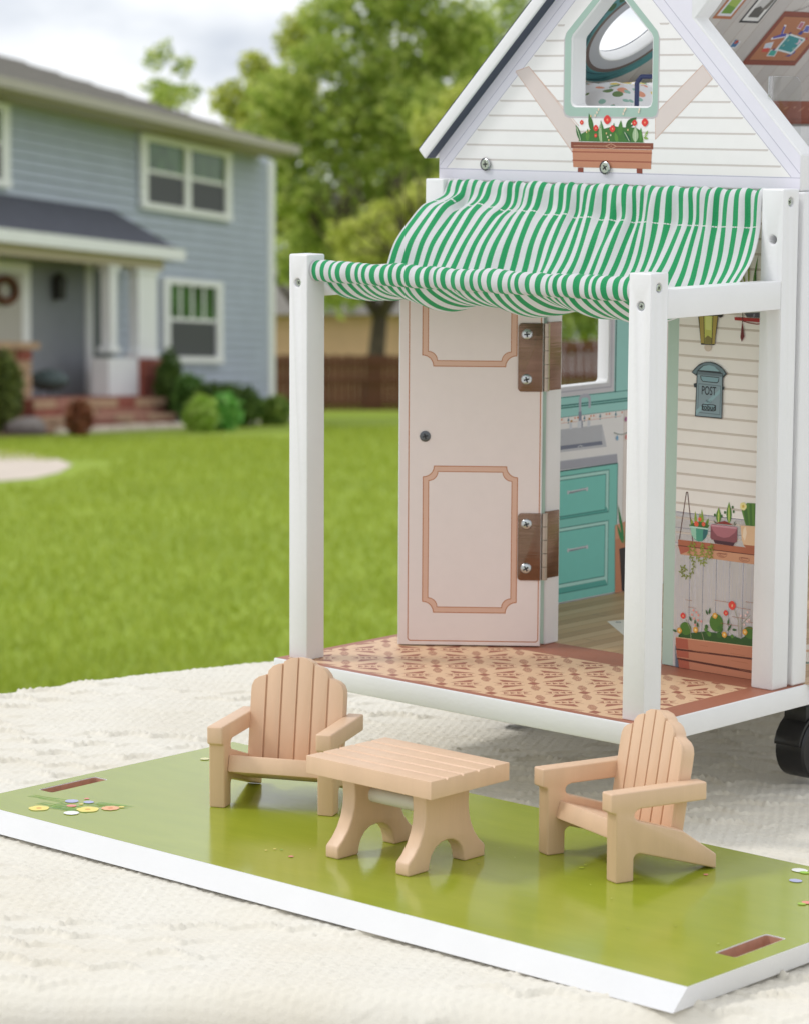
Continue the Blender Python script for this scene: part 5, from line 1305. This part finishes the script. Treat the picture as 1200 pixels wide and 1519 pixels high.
for k in range(-5, 14):
    z = zz[0] - k * gz
    if z < 262 or z > 372: continue
    w = 376.2 - z - .8; X_ = MX
    for a, b in ((MX - w, -155.6), (-92.2, MX + w)) if z > 288 and z < 364 else ((MX - w, MX + w),):
        if b - a < 1: continue
        gp.line([(a, z), (b, z)], 0.3, 'cbc2be', up=False); gp.poly([(a, z - .15), (b, z - .15), (b - .6, z - .85), (a + .6, z - .85)], 'd4ccc8', up=False)
BRC, BRL = 'dfd2cd', 'cfa996'
for q in ([(-189.4,313.5),(-180.4,316.0),(-145.2,283.1),(-145.0,269.6),(-149.6,270.6)], [(-64.0,316.3),(-57.5,309.4),(-93.6,278.1),(-93.9,291.4)]):
    gp.poly(q, BRC); gp.line(q, 0.3, BRL, closed=False)
for q in ([(-189.4,313.1),(-148.7,270.2)], [(-180.4,316.0),(-145.2,284.6)], [(-64.0,316.3),(-93.9,291.4)], [(-57.5,309.4),(-93.6,278.1)]): gp.line(q, 0.35, BRL)
FRM = 'a7c2b6'
fo = sh_([(-152.8, 293), (-151.6, 290.6), (-149, 289.6), (-93.4, 289.6), (-91, 290.6), (-90, 293), (-90, 331), (-91.2, 334.2), (-118.6, 361.4), (-121, 362.4), (-123.4, 361.4), (-151.6, 334.2), (-152.8, 331)])
def ring(art, outer, inn, col, up=True):
    if up: art.l += 1
    n = len(outer)
    for i in range(n):
        j = (i + 1) % n
        art.it.append(([outer[i], outer[j], inn[j], inn[i]], col, art.l))
fo_s = [(a, b - .5) for a, b in fo]
hole_o = sh_([(-148.6, 297.2), (-147.6, 295.2), (-145.6, 294.3), (-96.6, 294.3), (-94.4, 295.2), (-93.5, 297.4), (-93.5, 330.6), (-94.4, 332.6), (-119.4, 357.4), (-121, 358.1), (-122.6, 357.4), (-147.7, 332.8), (-148.6, 330.8)])
ring(gp, [(a + (-.7 if a < -123 else .7), b - .9) for a, b in fo], fo, 'c4bfc2')
ring(gp, fo, hole_o, FRM)
# printed window box
PRINT[0] = 0.40
gp.poly([(-150.4,276.0),(-94.9,276.1),(-94.9,272.8),(-150.3,272.7)], '8a4a36')
gp.poly([(-149.3,272.6),(-95.7,272.6),(-96.1,262.6),(-148.5,262.6)], 'c6886a')
for q in ([(-149.3,270.8),(-95.8,270.9)], [(-148.9,266.2),(-96.0,266.2)]): gp.line(q, 0.7, 'a05a44')
for q in ([(-145.3,262.4),(-141.5,262.5),(-141.4,260.0),(-145.3,260.1)], [(-105.6,262.8),(-101.8,262.7),(-101.7,260.1),(-105.5,260.3)]): gp.poly(q, '8a4232')
gp.line([(-148.3,274.0),(-126.6,274.1)], 0.25, 'd8a888'); gp.line([(-119.4,274.1),(-96.7,274.2)], 0.25, 'd8a888', up=False); gp.line([(-126.6,274.1),(-122.9,275.4),(-119.4,274.1),(-122.9,272.8)], 0.3, 'd8a888', up=False, closed=True); gp.poly(ell([(-122.9,274.1)][0], .8), 'd8a888')
gp.poly([(-145.0,276.4),(-143.0,280.6),(-135.7,283.2),(-128.4,283.0),(-122.0,284.6),(-114.0,284.1),(-106.8,284.1),(-102.8,282.3),(-101.1,276.3)], '3f7433')
for q, w, c in (([(-143.0,276.1),(-147.2,285.3)], 3.6, '2f6a34'), ([(-138.9,276.5),(-139.0,283.2)], 3.2, '5b8a3a'), ([(-135.7,281.3),(-138.3,291.4)], 4.0, '3d6f2e'), ([(-132.3,276.3),(-132.9,282.6)], 3.0, '3a7a3a'), ([(-128.3,276.0),(-130.1,287.7)], 4.2, '3f7a35'), ([(-129.9,276.0),(-130.9,285.1)], 2.6, '9db88a'), ([(-121.4,276.4),(-121.2,286.5)], 3.6, '3d742f'), ([(-117.1,279.6),(-116.5,287.8)], 4.0, '4a8034'), ([(-118.6,276.2),(-120.3,281.5)], 3.0, '5f8f3c'), ([(-109.8,276.6),(-114.7,282.2)], 3.4, '1f5a38'), ([(-113.2,284.1),(-106.1,289.4)], 5.2, '33662a'), ([(-106.6,276.3),(-106.8,284.8)], 5.0, 'a9c09a'), ([(-103.1,276.7),(-103.2,284.2)], 2.4, '4f8a3a'), ([(-100.4,279.2),(-98.5,282.7)], 1.8, '8fae5a'), ([(-101.2,278.9),(-98.0,278.3)], 1.8, '8fae5a')):
    gp.poly(leaf(q[0], q[1], w), c)
for q in ([(-143.4,276.8),(-146.4,283.7)], [(-129.1,276.3),(-130.1,286.4)], [(-106.7,276.6),(-106.8,283.5)], [(-110.6,276.9),(-113.9,281.6)], [(-101.1,276.4),(-101.6,279.8),(-98.8,280.5)]): gp.line(q, 0.3, 'dfe8c8')
for (x, z), r in zip([(-143.0,286.4),(-133.3,283.5),(-125.6,288.0),(-122.0,283.3),(-107.3,286.5),(-100.5,286.8),(-133.2,279.6)], (3.2, 4.2, 6.0, 4.6, 4.0, 5.4, 2.6)):
    gp.poly(blossom((x, z), r, 4), 'e23a36'); gp.poly(ell((x + .1, z - .1), r * .32), 'f27a5a'); gp.poly(ell((x, z), .5), 'f4d8a0')
for c in [(-132.6,291.7),(-131.5,293.3),(-133.8,290.1),(-114.2,292.8),(-113.4,293.7),(-114.9,291.2),(-104.6,292.2),(-104.2,293.5)]: gp.poly(ell(c, 1.5, 1.9, 7), 'ead6c0', up=False)
for c in [(-126.0,280.8),(-125.1,278.9),(-123.1,279.9),(-124.3,277.3),(-136.7,289.8),(-111.6,282.8),(-109.2,286.0),(-139.4,281.3),(-137.8,282.2)]: gp.poly(ell(c, 1.1, 1.4, 7), rng.choice(['f0e8d0', 'eec890']), up=False)
PRINT[0] = 1.0
gp.build('gable_print', gable)
for q in ([(-209.5,263.0)][0], [(-125.8,262.8)][0]):
    TB().lathe([(3.5, 0), (3.5, 0.06), (0.01, 0.07)], (q[0] - .5, 123.5 - 1.05, q[1]), FY, 24).build('hole_shade_disc', dark_steel, gable, smooth=0)  # flat dark disc, the shade round the sunk screw put into its colour
    s_ = screw(gable, (q[0] + .2, 123.5 - 1.15, q[1]), FY, 3.1, head=0.7)

# ---- left wall with the kitchen ----
BACK = 500
lwall = TB().box(-251.5, -242.5, 136.0, BACK, 0.1, 262).build('left_wall', white)
KW = [(191.5,189.2),(275.8,130.1)]
win = [(KW[0][0] - 6, KW[1][1] - 1.2), (KW[1][0] - 2.5, KW[1][1] + .2), (KW[1][0], KW[1][1] + 2.4), (KW[1][0] + .3, 228), (KW[0][0] - 6, 228)]
kwa, kwz = KW[1]
win = [(kwa - 62, kwz), (kwa - 2.5, kwz), (kwa - .7, kwz + .8), (kwa, kwz + 2.6), (kwa, 231), (kwa - 62, 231)]
def xleft(a, b, d): return (-242.5 + d, a, b)
cut(lwall, [to_mb(win, xleft, -20, 5)], bevel=0.0008, seg=3)
PRINT[0] = 0.6
kp = Art(LW_)
TEAL, TEALD, TEALL = '7fcdc4', '2f7a76', 'b2e2dc'
Y0k, Y1k = 134, 498
def kband(z0, z1, a, b, col, up=True): kp.poly([(a, z0), (b, z0), (b, z1), (a, z1)], col, up)
# traced bands become level lines on the wall
(zt0, zt1, zt2, zt3, zt4) = [p[1] for p in [(281.1,124.2),(260.4,119.0),(260.4,117.6),(260.5,112.1),(260.6,108.6)]]
KE = [(285.3,0.0)][0][0]
kband(1, kwz - .4, Y0k, KE + 6, 'ecebec'); kband(kwz - .4, 261, kwa + .4, KE + 6, 'ecebec', up=False); kband(1, 261, KE + 6, Y1k, 'ebe2de', up=False)
kp.l += 1
for k in range(16): kp.line([(KE + 6 + k * 11, 1), (KE + 6 + k * 11, 261)], 0.35, 'c2b2aa', up=False)
aw = [(281.1,124.2)][0][0]
# teal cabinets round the window; nothing printed over the opening
for a, b, z0, z1 in ((Y0k, kwa - 62.3, zt3, 261), (kwa + .4, KE + 30, zt3, 261), (kwa - 62.3, kwa + .4, zt3, kwz - .4), (kwa - 62.3, kwa + .4, 231.4, 261)): kband(z0, z1, a, b, '9ad4d0', up=(a == Y0k))
for z in (zt1, zt2): kp.line([(Y0k, z), (KE + 30, z)], 0.9, TEALD)
kp.line([(Y0k, zt3), (KE + 30, zt3)], 0.3, TEALD)
kp.line([(aw + 1.2, zt0 - .6), (aw + 1.2, 261)], 1.0, '1f4a50'); kp.line([(Y0k, zt0 - .4), (KE + 30, zt0 - .4)], 0.5, TEALD, up=False)
# grey printed frame
for a, b, z0, z1 in ((kwa - 70, aw, zt0, kwz - .4), (kwa + .4, aw, kwz - .4, 238), (kwa - 70, kwa - 62.3, kwz - .4, 238), (kwa - 62.3, kwa + .4, 231.4, 238)): kband(z0, z1, a, b, 'cfced6', up=(b == aw and z0 == zt0))
kp.line([(kwa - 66, (zt0 + kwz) / 2), (aw - 3, (zt0 + kwz) / 2), (aw - 3, 236)], 0.9, 'b3b2c0')
# tiles
kband(zt4, zt3 - .2, Y0k, KE + 3, 'efebea')
kp.line([(Y0k, zt4), (KE + 3, zt4)], 0.25, 'd99a86')
(ta, _), (tb_, _) = [(237.8,111.1),(252.9,111.1)]
for k in range(-9, 8):
    a = ta + k * (tb_ - ta)
    if a < Y0k + 4 or a > KE + 2: continue
    z = zt3 - 2.2
    kp.poly(ell((a, z), 1.6, 1.3, 8), '2a7a92', up=False); kp.poly([(a - .7, z), (a + .7, z), (a, z + 2.2)], '2a7a92', up=False); kp.poly(ell((a, z - 1.6), .8), '2a7a92', up=False)
    for s_ in (-1, 1): kp.poly(ell((a + s_ * 6.2, z + .9), 1.4, 1.1, 7), 'dd8a5c', up=False)
    kp.line([(a + 11, zt4), (a + 11, zt3)], 0.2, 'e0b8a8', up=False)
# sink, tap and worktop
kp.poly([(163.0,105.1),(269.9,104.9),(274.7,91.0),(163.2,91.9)], 'c3c5cd'); kp.poly([(163.0,104.7),(269.7,104.7),(270.1,94.9),(163.1,95.6)], 'b9bcc4'); kp.poly([(163.1,95.6),(270.1,94.9),(270.7,92.6),(163.2,93.1)], '757b90')
kp.line([(247.1,93.0),(249.1,93.8),(251.6,93.2)], 0.5, 'd0d3dc')
for q in [(228.6,100.4),(230.3,100.5),(231.9,100.5)]: kp.poly(ell(q, .35, .35, 6), '3a4a5a', up=False)
kp.line([(248.8,107.4),(248.5,121.9),(249.5,123.1),(252.1,123.6),(255.5,123.4),(257.2,122.3),(257.6,120.8),(257.7,116.5)], 2.2, 'b3b6c6')
kp.poly([(247.3,114.3),(250.1,114.3),(250.3,108.8),(247.4,108.8)], '8a8ea4'); kp.poly([(246.6,108.7),(250.1,108.7),(250.2,104.5),(246.4,104.5)], 'd9dde6'); kp.poly([(250.1,108.7),(251.3,108.7),(251.4,104.6),(250.2,104.5)], '8a8ea4', up=False)
for q in ([(238.9,108.6),(241.2,108.6),(241.3,104.5),(238.8,104.4)], [(255.9,108.6),(258.4,108.6),(258.4,104.5),(255.6,104.5)]): kp.poly(q, 'd2d6e0')
for q in [(240.6,109.2),(257.6,109.3)]: kp.poly(ell(q, 2.0, 1.1, 9), 'b98a3a')
kp.poly([(163.3,86.5),(284.8,85.9),(285.7,80.4),(163.3,81.2)], 'a9abb9'); kp.line([(163.3,86.5),(284.8,85.9)], 0.4, 'd8d9e0')
# base cabinets
q0, q1, q2, q3 = [(228.0,79.9),(284.0,80.0),(285.6,0.4),(228.4,0.1)]
ktop = q1[1]; a1 = KE
kp.poly([(Y0k, 1.0), (a1, 1.0), (a1, ktop), (Y0k, ktop)], TEAL); kp.line([(Y0k, ktop), (a1, ktop)], 0.8, '1d5a5a')
kp.poly([(a1, 1), (a1 + .7, 1), (a1 + .7, ktop), (a1, ktop)], '3a8a84', up=False)
dq = [(277.4,76.8),(277.3,51.1),(276.9,45.8),(277.4,6.3),(273.4,74.4),(273.2,52.7),(274.1,43.6),(274.4,12.0)]
for zt_, zb_, it, ib in ((dq[0][1], dq[1][1], dq[4][1], dq[5][1]), (dq[2][1], dq[3][1], dq[6][1], dq[7][1])):
    for off in (0, 66):
        a_r = dq[0][0] - off; a_l = a_r - 62
        r_ = [(a_l, zb_), (a_r, zb_), (a_r, zt_), (a_l, zt_)]; i_ = [(a_l + 3.2, ib), (a_r - 3.2, ib), (a_r - 3.2, it), (a_l + 3.2, it)]
        kp.poly(r_, TEALL); kp.poly([(a_l, zb_), (a_r, zb_), (a_r - 2.2, zb_ + 3.4), (a_l + 2.2, zb_ + 3.4)], '58aea6'); kp.poly(i_, '7acfc6'); kp.line(r_, 0.5, TEALD, closed=True); kp.line(i_, 0.5, TEALD, closed=True)
for h in ([(238.1,66.7),(256.2,67.0)], [(238.9,31.7),(257.0,31.8)]):
    kp.line([h[0], (h[0][0] + 4, h[0][1] - .2), (h[1][0] - 4, h[1][1] + .2), h[1]], 1.5, '8f97a2'); kp.line([(p[0], p[1] + .4) for p in h], 0.5, 'dfe4ea')
    for p in h: kp.poly(ell(p, 1.7, 2.2, 9), 'c8ced6')
# plant and stove at the end of the worktop, a string of lights
kp.poly([(283.8,42.1),(296.4,43.8),(297.6,-1.5),(284.8,0.1)], 'c98a6a'); kp.poly([(288.3,27.2),(296.8,27.7),(297.6,-0.7),(291.4,0.8)], '2f2c30'); kp.poly([(283.8,42.1),(296.4,43.8),(296.6,35.4),(284.0,33.0)], 'd99f80')
for q in ([(293.1,29.7),(286.4,54.7)], [(294.4,28.0),(296.2,52.2)], [(291.9,29.8),(285.5,42.7)]): kp.poly(leaf(q[0], q[1], 2.2), '2f8a50')
kp.line([(281.4,99.0),(285.6,97.8),(289.8,97.2),(293.9,98.0),(299.6,96.9),(309.4,98.3)], 0.4, '4a6a5a')
for q, c in zip([(284.6,95.5),(293.3,95.4),(301.0,95.0),(292.7,106.3),(302.1,105.8)], ('7ab0d4', 'e69a94', 'e8c070', 'b86aa0', '7ab0d4')): kp.poly(ell(q, 1.9, 2.7, 10), c)
for (a, b, c) in ((380, 440, '6a3a3c'), (400, 470, '4a5e4c')): kp.poly([(a, 120), (b, 120), (b, 230), (a, 230)], c)
PRINT[0] = 1.0
kp.edge = (136.6, 499, 0.3, 262)
kp.build('kitchen_print', lwall)
TB().box(-242.4, 1.5, BACK + .1, BACK + 9, 0.1, 30).build('back_sill', white, bevel=0.0008)
TB().box(-11.5, -0.4, 136.0, BACK, 91, 107.6).build('cross_rail', white, bevel=0.0008)

# ---- attic: floor, left roof slab with its skylight, bed and clear rail ----
af = TB().box(-242.2, -1.6, 136.1, BACK, 253.6, 262.4).build('attic_floor', white, bevel=0.0008)
def slope(a, b, d): return (-245.0 + R2 * b + R2 * d, a, 268.3 + R2 * b - R2 * d)
roof = TB().prism([(115.2, -4.5), (BACK + 8, -4.5), (BACK + 8, 172), (115.2, 172)], slope, -7.2, 0).build('roof_panel', white)
SKC = (211, 99)
cut(roof, [to_mb(ell(SKC, 24.5, 24.5, 40), slope, -20, 5)], bevel=0.0011, seg=3)
navy = Art(SL_); navy.poly([(116.0, -3.6), (123.2, -3.6), (123.2, 171), (116.0, 171)], '3e4757'); navy.build('eave_print', roof)
tp = TB().prism([(115.8, -4.0), (BACK + 7.5, -4.0), (BACK + 7.5, 171.5), (115.8, 171.5)], slope, -7.6, -7.25).build('shingle_print', paint('navy_shingle', '3e4757', 0.6), roof, smooth=0)
cut(tp, [to_mb(ell(SKC, 25, 25, 40), slope, -20, 5)], smooth=0)
rp = Art(SL_)
def panel_strip(a0, a1, col, b0=0, b1=170):
    """a plank of the print, split where the skylight interrupts it"""
    if a1 < SKC[0] - 25 or a0 > SKC[0] + 25: rp.poly([(a0, b0), (a1, b0), (a1, b1), (a0, b1)], col, up=False)
    else:
        for lo, hi in ((b0, SKC[1] - 25.5), (SKC[1] + 25.5, b1)): rp.poly([(a0, lo), (a1, lo), (a1, hi), (a0, hi)], col, up=False)
rp.l += 1
PW = 13.3; pa0 = [(361.6,64.4)][0][0]
pk = int((pa0 - 136) / PW) + 1
for k in range(30):
    a0 = pa0 - pk * PW + k * PW
    if a0 < 136.5: a0 = 136.5
    a1 = min(pa0 - pk * PW + (k + 1) * PW - .35, BACK - 1)
    if a1 - a0 > 1: panel_strip(a0, a1, ('c9c3bd', 'cdc7c1', 'c4beb9')[k % 3])
rp.l += 1
for k in range(30):
    a0 = pa0 - pk * PW + k * PW
    if 137 < a0 < BACK - 2: panel_strip(a0 - .35, a0, 'a58e80')
def circ_ring(c, r0, r1, col, n=48):
    rp.l += 1
    for i in range(n):
        t0, t1 = 2 * math.pi * i / n, 2 * math.pi * (i + 1) / n
        rp.it.append(([(c[0] + r * math.cos(t), c[1] + r * math.sin(t)) for r, t in ((r0, t0), (r1, t0), (r1, t1), (r0, t1))], col, rp.l))
circ_ring(SKC, 25.5, 42, '4f8f92'); circ_ring(SKC, 25.5, 34.5, '6e5d57'); circ_ring(SKC, 25.5, 32, 'b9bcc3')
for k in range(9):                                             # wavy strokes in the teal ring
    r = 35.4 + k * 0.75
    t0 = rng.uniform(2.6, 3.4)
    rp.line([(SKC[0] + (r + .5 * math.sin(6 * t + k)) * math.cos(t), SKC[1] + (r + .5 * math.sin(6 * t + k)) * math.sin(t)) for t in [t0 + i * 0.09 for i in range(26)]], 0.3, '1f4a55', up=(k == 0))
for t, c in ((2.35, 'c8472e'), (2.55, '2f5f3a'), (2.75, '2f5f3a'), (2.2, 'd49a3a'), (2.0, 'c8472e'), (1.7, '2f5f3a')): rp.poly(ell((SKC[0] + 38.5 * math.cos(t), SKC[1] + 38.5 * math.sin(t)), 2.6, 3.2, 10), c)
# brown dado, pictures and pin board
for a0, a1 in ((136.5, BACK - 1),):
    rp.poly([(a0, 22), (a1, 22), (a1, 42.5), (a0, 42.5)], '9a4f34'); rp.line([(a0, 26.5), (a1, 26.5)], 0.5, '6e3424')
for k in range(40): rp.poly(leaf((140 + k * 9, 33 + 2 * (k % 3)), (143 + k * 9, 37 + (k % 2)), .9, 5), 'c98a6a', up=(k == 0))
rp.l += 1
def quadpic(q, cols, g=2.2):
    rp.poly(q, cols[0]); c = (sum(p[0] for p in q) / 4, sum(p[1] for p in q) / 4)
    def ins(g): return [(p[0] + (g if p[0] < c[0] else -g), p[1] + (g if p[1] < c[1] else -g)) for p in q]
    rp.poly(ins(g), cols[1]); return ins
def rect_from(pts): return [(min(p[0] for p in pts), min(p[1] for p in pts)), (max(p[0] for p in pts), min(p[1] for p in pts)), (max(p[0] for p in pts), max(p[1] for p in pts)), (min(p[0] for p in pts), max(p[1] for p in pts))]
q = rect_from([(272.1,108.6),(290.1,109.2),(289.3,122.7)]); q[2] = (q[2][0], q[2][1] + 8); q[3] = (q[3][0], q[3][1] + 8)
ins = quadpic(q, ('b8734a', 'dfe0e4')); i4 = ins(4.2); rp.poly(i4, '6f9a34'); m_ = (i4[0][1] + i4[2][1]) / 2; rp.poly([(i4[0][0], m_), (i4[1][0], m_ - 2), i4[2], i4[3]], '9fb850')
q = rect_from([(300.1,106.3),(319.4,106.9),(319.1,125.9)]); q[2] = (q[2][0], q[2][1] + 5); q[3] = (q[3][0], q[3][1] + 5)
ins = quadpic(q, ('2c2c2c', 'e6e4e0'), 1.6); i4 = ins(4.4); rp.poly(i4, 'c9c7c4'); rp.poly([i4[0], i4[1], (i4[1][0], i4[0][1] + 6), (i4[0][0] + 4, i4[0][1] + 9), (i4[0][0], i4[0][1] + 7)], '57544e'); rp.poly([(i4[0][0] + 7, i4[0][1] + 5), (i4[0][0] + 12, i4[0][1] + 7), (i4[0][0] + 13, i4[0][1] + 18), (i4[0][0] + 10, i4[0][1] + 16)], '6f6a62')
q = rect_from([(309.5,85.7),(317.3,85.9),(316.6,91.6)]); ins = quadpic(q, ('e6e4e6', 'e6e4e6'), .5); i4 = ins(1.2); rp.poly([i4[0], i4[1], (i4[1][0], i4[1][1] + 4), (i4[0][0], i4[0][1] + 6)], '3f78a8'); rp.poly(ell(((i4[0][0] + i4[1][0]) / 2, i4[0][1] + 4), 1.6), 'c0503a')
q = rect_from([(337.6,72.8),(391.4,73.5),(335.7,116.6)]); q[1] = (q[0][0] + 56, q[0][1]); q[2] = (q[0][0] + 56, q[2][1])
ins = quadpic(q, ('8a4028', '6e301e'), 3.6); rp.poly(ins(4.2), 'b3744c')
b0_ = q[0]
for k in range(60): rp.poly(ell((rng.uniform(q[0][0] + 6, q[1][0] - 6), rng.uniform(q[0][1] + 6, q[2][1] - 6)), .35, .35, 5), rng.choice(['9a5c38', 'c98a62']), up=(k == 0))
def scrap(pts, col, edge='eceaf0'):
    c = (sum(p[0] for p in pts) / len(pts), sum(p[1] for p in pts) / len(pts))
    rp.poly(pts, edge); rp.poly([(c[0] + (p[0] - c[0]) * .82, c[1] + (p[1] - c[1]) * .82) for p in pts], col)
scrap([(345.2,93.6),(358.9,96.5),(356.9,98.9),(352.3,98.8),(348.8,105.7),(346.3,106.1),(350.7,97.9),(344.1,95.2)], '4a4aa8')
scrap([(344.8,86.5),(352.4,86.7),(349.9,92.1),(343.1,90.6)], 'c9d2e0'); scrap([(345.7,83.6),(352.3,83.8),(350.4,87.1),(344.8,86.5)], 'd0493a', 'd0493a')
scrap([(354.1,80.4),(362.7,80.2),(361.2,85.2),(353.2,85.9)], '3fa89a')
scrap([(361.4,103.6),(366.3,102.9),(365.0,108.7),(360.5,109.0)], 'b86a80'); scrap([(370.4,100.6),(377.0,100.3),(373.2,106.5),(368.5,106.3)], '5a62b0')
rp.poly([(373.0,80.4),(377.7,80.5),(380.5,83.9),(378.7,85.6),(378.2,83.0)], '3a4a9a'); rp.poly([(367.5,98.8),(371.5,98.5),(371.6,101.4),(368.1,101.7)], '2e3a92')
scrap([(357.7,85.6),(377.9,82.4),(380.2,95.4),(357.8,99.5)], '2f8f92', 'dfe8ea')
rp.poly([(372.2,91.4),(374.8,91.8),(373.3,94.3),(373.9,95.2),(376.2,93.6),(378.2,93.2),(376.4,91.9),(376.5,90.2)], 'd8c0d0')
for c_ in [(362.9,93.7),(362.6,89.4),(374.9,87.2)]: rp.poly(ell(c_, .9), '8fb0a0')
for c_, k in zip([(380.2,95.4),(356.3,85.9),(359.0,99.4)], ('b5303a', '5a2a6a', '5a2a6a')): rp.poly(ell(c_, 1.1), k)
rp.line([(344.7,117.1),(351.0,119.0),(355.1,122.0)], 0.4, '6a5a50')
rp.build('attic_print', roof)
TB().box(-228.8, -226.8, 136.5, BACK - 1, 262.5, 282.5).build('knee_wall', white, bevel=0.0003)

acr = bpy.data.materials.new('clear_acrylic'); acr.use_nodes = True
an, al = acr.node_tree.nodes, acr.node_tree.links
an.remove(an['Principled BSDF'])
tr_ = an.new('ShaderNodeBsdfTransparent'); tr_.inputs[0].default_value = (0.95, 0.96, 0.96, 1)
gl_ = an.new('ShaderNodeBsdfGlossy'); gl_.inputs['Roughness'].default_value = 0.05
fz = an.new('ShaderNodeFresnel'); fz.inputs[0].default_value = 1.12
am = an.new('ShaderNodeMixShader'); al.new(fz.outputs[0], am.inputs[0]); al.new(tr_.outputs[0], am.inputs[1]); al.new(gl_.outputs[0], am.inputs[2]); al.new(am.outputs[0], an['Material Output'].inputs['Surface'])
rl = [(117.5,310.7),(157.7,311.1),(159.5,284.2)]
ya, yb_, zt_ = 133.5, rl[1][0] + 3, rl[0][1]
cr_ = [(ya, 262.5), (yb_, 262.5), (yb_, zt_ - 6), (yb_ - 1.2, zt_ - 2.4), (yb_ - 4, zt_), (ya, zt_)]
TB().prism(cr_, lambda a, b, d: (-30 + d, a, b), 0, 2.2).build('clear_rail', acr, bevel=0.0004)

bed = on_table(thing('doll_bed', 'doll bed with a floral quilt inside the attic seen through the gable window', 'doll bed', (-.185, .20, .2626)))
qb = MB()
nx_, ny_ = 24, 30
vs = [(-.045 + .09 * i / nx_, -.045 + .15 * j / ny_, 0.026 + 0.019 * (1 - abs(2 * i / nx_ - 1) ** 4) * (1 - abs(2 * j / ny_ - 1) ** 6) + 0.0012 * math.sin(i * 1.1 + j * 0.7) * math.sin(j * 0.9)) for j in range(ny_ + 1) for i in range(nx_ + 1)]
qb.add(vs, [(j * (nx_ + 1) + i, j * (nx_ + 1) + i + 1, (j + 1) * (nx_ + 1) + i + 1, (j + 1) * (nx_ + 1) + i) for j in range(ny_) for i in range(nx_)])
def floral():
    m = bpy.data.materials.new('floral_cotton'); m.use_nodes = True
    n, l = m.node_tree.nodes, m.node_tree.links; b = n['Principled BSDF']
    t = n.new('ShaderNodeTexCoord'); last = None
    base = (0.80, 0.79, 0.80, 1)
    for sc, off, thr, col in ((75, 0, 0.30, (0.72, 0.55, 0.12, 1)), (95, 3.1, 0.30, (0.16, 0.25, 0.10, 1)), (85, 7.7, 0.28, (0.75, 0.33, 0.22, 1)), (120, 11.3, 0.25, (0.30, 0.50, 0.42, 1))):
        mp_ = n.new('ShaderNodeMapping'); mp_.inputs['Location'].default_value = (off, off * .7, 0); l.new(t.outputs['Object'], mp_.inputs['Vector'])
        v = n.new('ShaderNodeTexVoronoi'); v.inputs['Scale'].default_value = sc; v.inputs['Randomness'].default_value = 0.9; l.new(mp_.outputs[0], v.inputs['Vector'])
        c = n.new('ShaderNodeMath'); c.operation = 'LESS_THAN'; c.inputs[1].default_value = thr; l.new(v.outputs['Distance'], c.inputs[0])
        x = n.new('ShaderNodeMix'); x.data_type = 'RGBA'; l.new(c.outputs[0], x.inputs[0])
        if last is None: x.inputs[6].default_value = base
        else: l.new(last, x.inputs[6])
        x.inputs[7].default_value = col; last = x.outputs[2]
    l.new(last, b.inputs['Base Color']); b.inputs['Roughness'].default_value = 0.9
    return m
quilt = qb.build('quilt', floral(), bed, smooth=60)
MB().box(-.044, .044, -.045, .105, .010, .026).build('mattress', paint('mattress_white', 'e6e4e0', 0.8), bed, bevel=0.002)
for x in (-.043, .043):
    for y in (-.044, .104): MB().tube((x, y, 0), (x, y, .012), .003, n=10).build('leg', paint('navy_metal', '3c4670', 0.35, metal=0.2), bed, smooth=40)
rr = [(-126.5,294.7),(-126.9,310.8)]
hb_ = thing('towel_frame', 'slim navy metal rail standing in the attic beside the doll bed', 'doll rail', (rr[1][0] * mm, .150, .2626))
on_table(hb_)
t_ = MB(); h_ = rr[1][1] * mm - .2626
for p, q in (((-.0, 0, 0), (0, 0, h_ - .003)), ((0, 0, h_ - .003), (.003, 0, h_)), ((.003, 0, h_), (.055, 0, h_)), ((.055, 0, h_), (.058, 0, h_ - .003)), ((.058, 0, h_ - .003), (.058, 0, 0))): t_.tube(p, q, .0013, n=12)
t_.build('rail', paint('navy_metal', '3c4670', 0.35, metal=0.2), hb_, smooth=40)

# everything on the table takes the table's slope
for o in TABLE_THINGS:
    o.matrix_basis = TABLE_FRAME @ o.matrix_basis
bpy.context.view_layer.update()
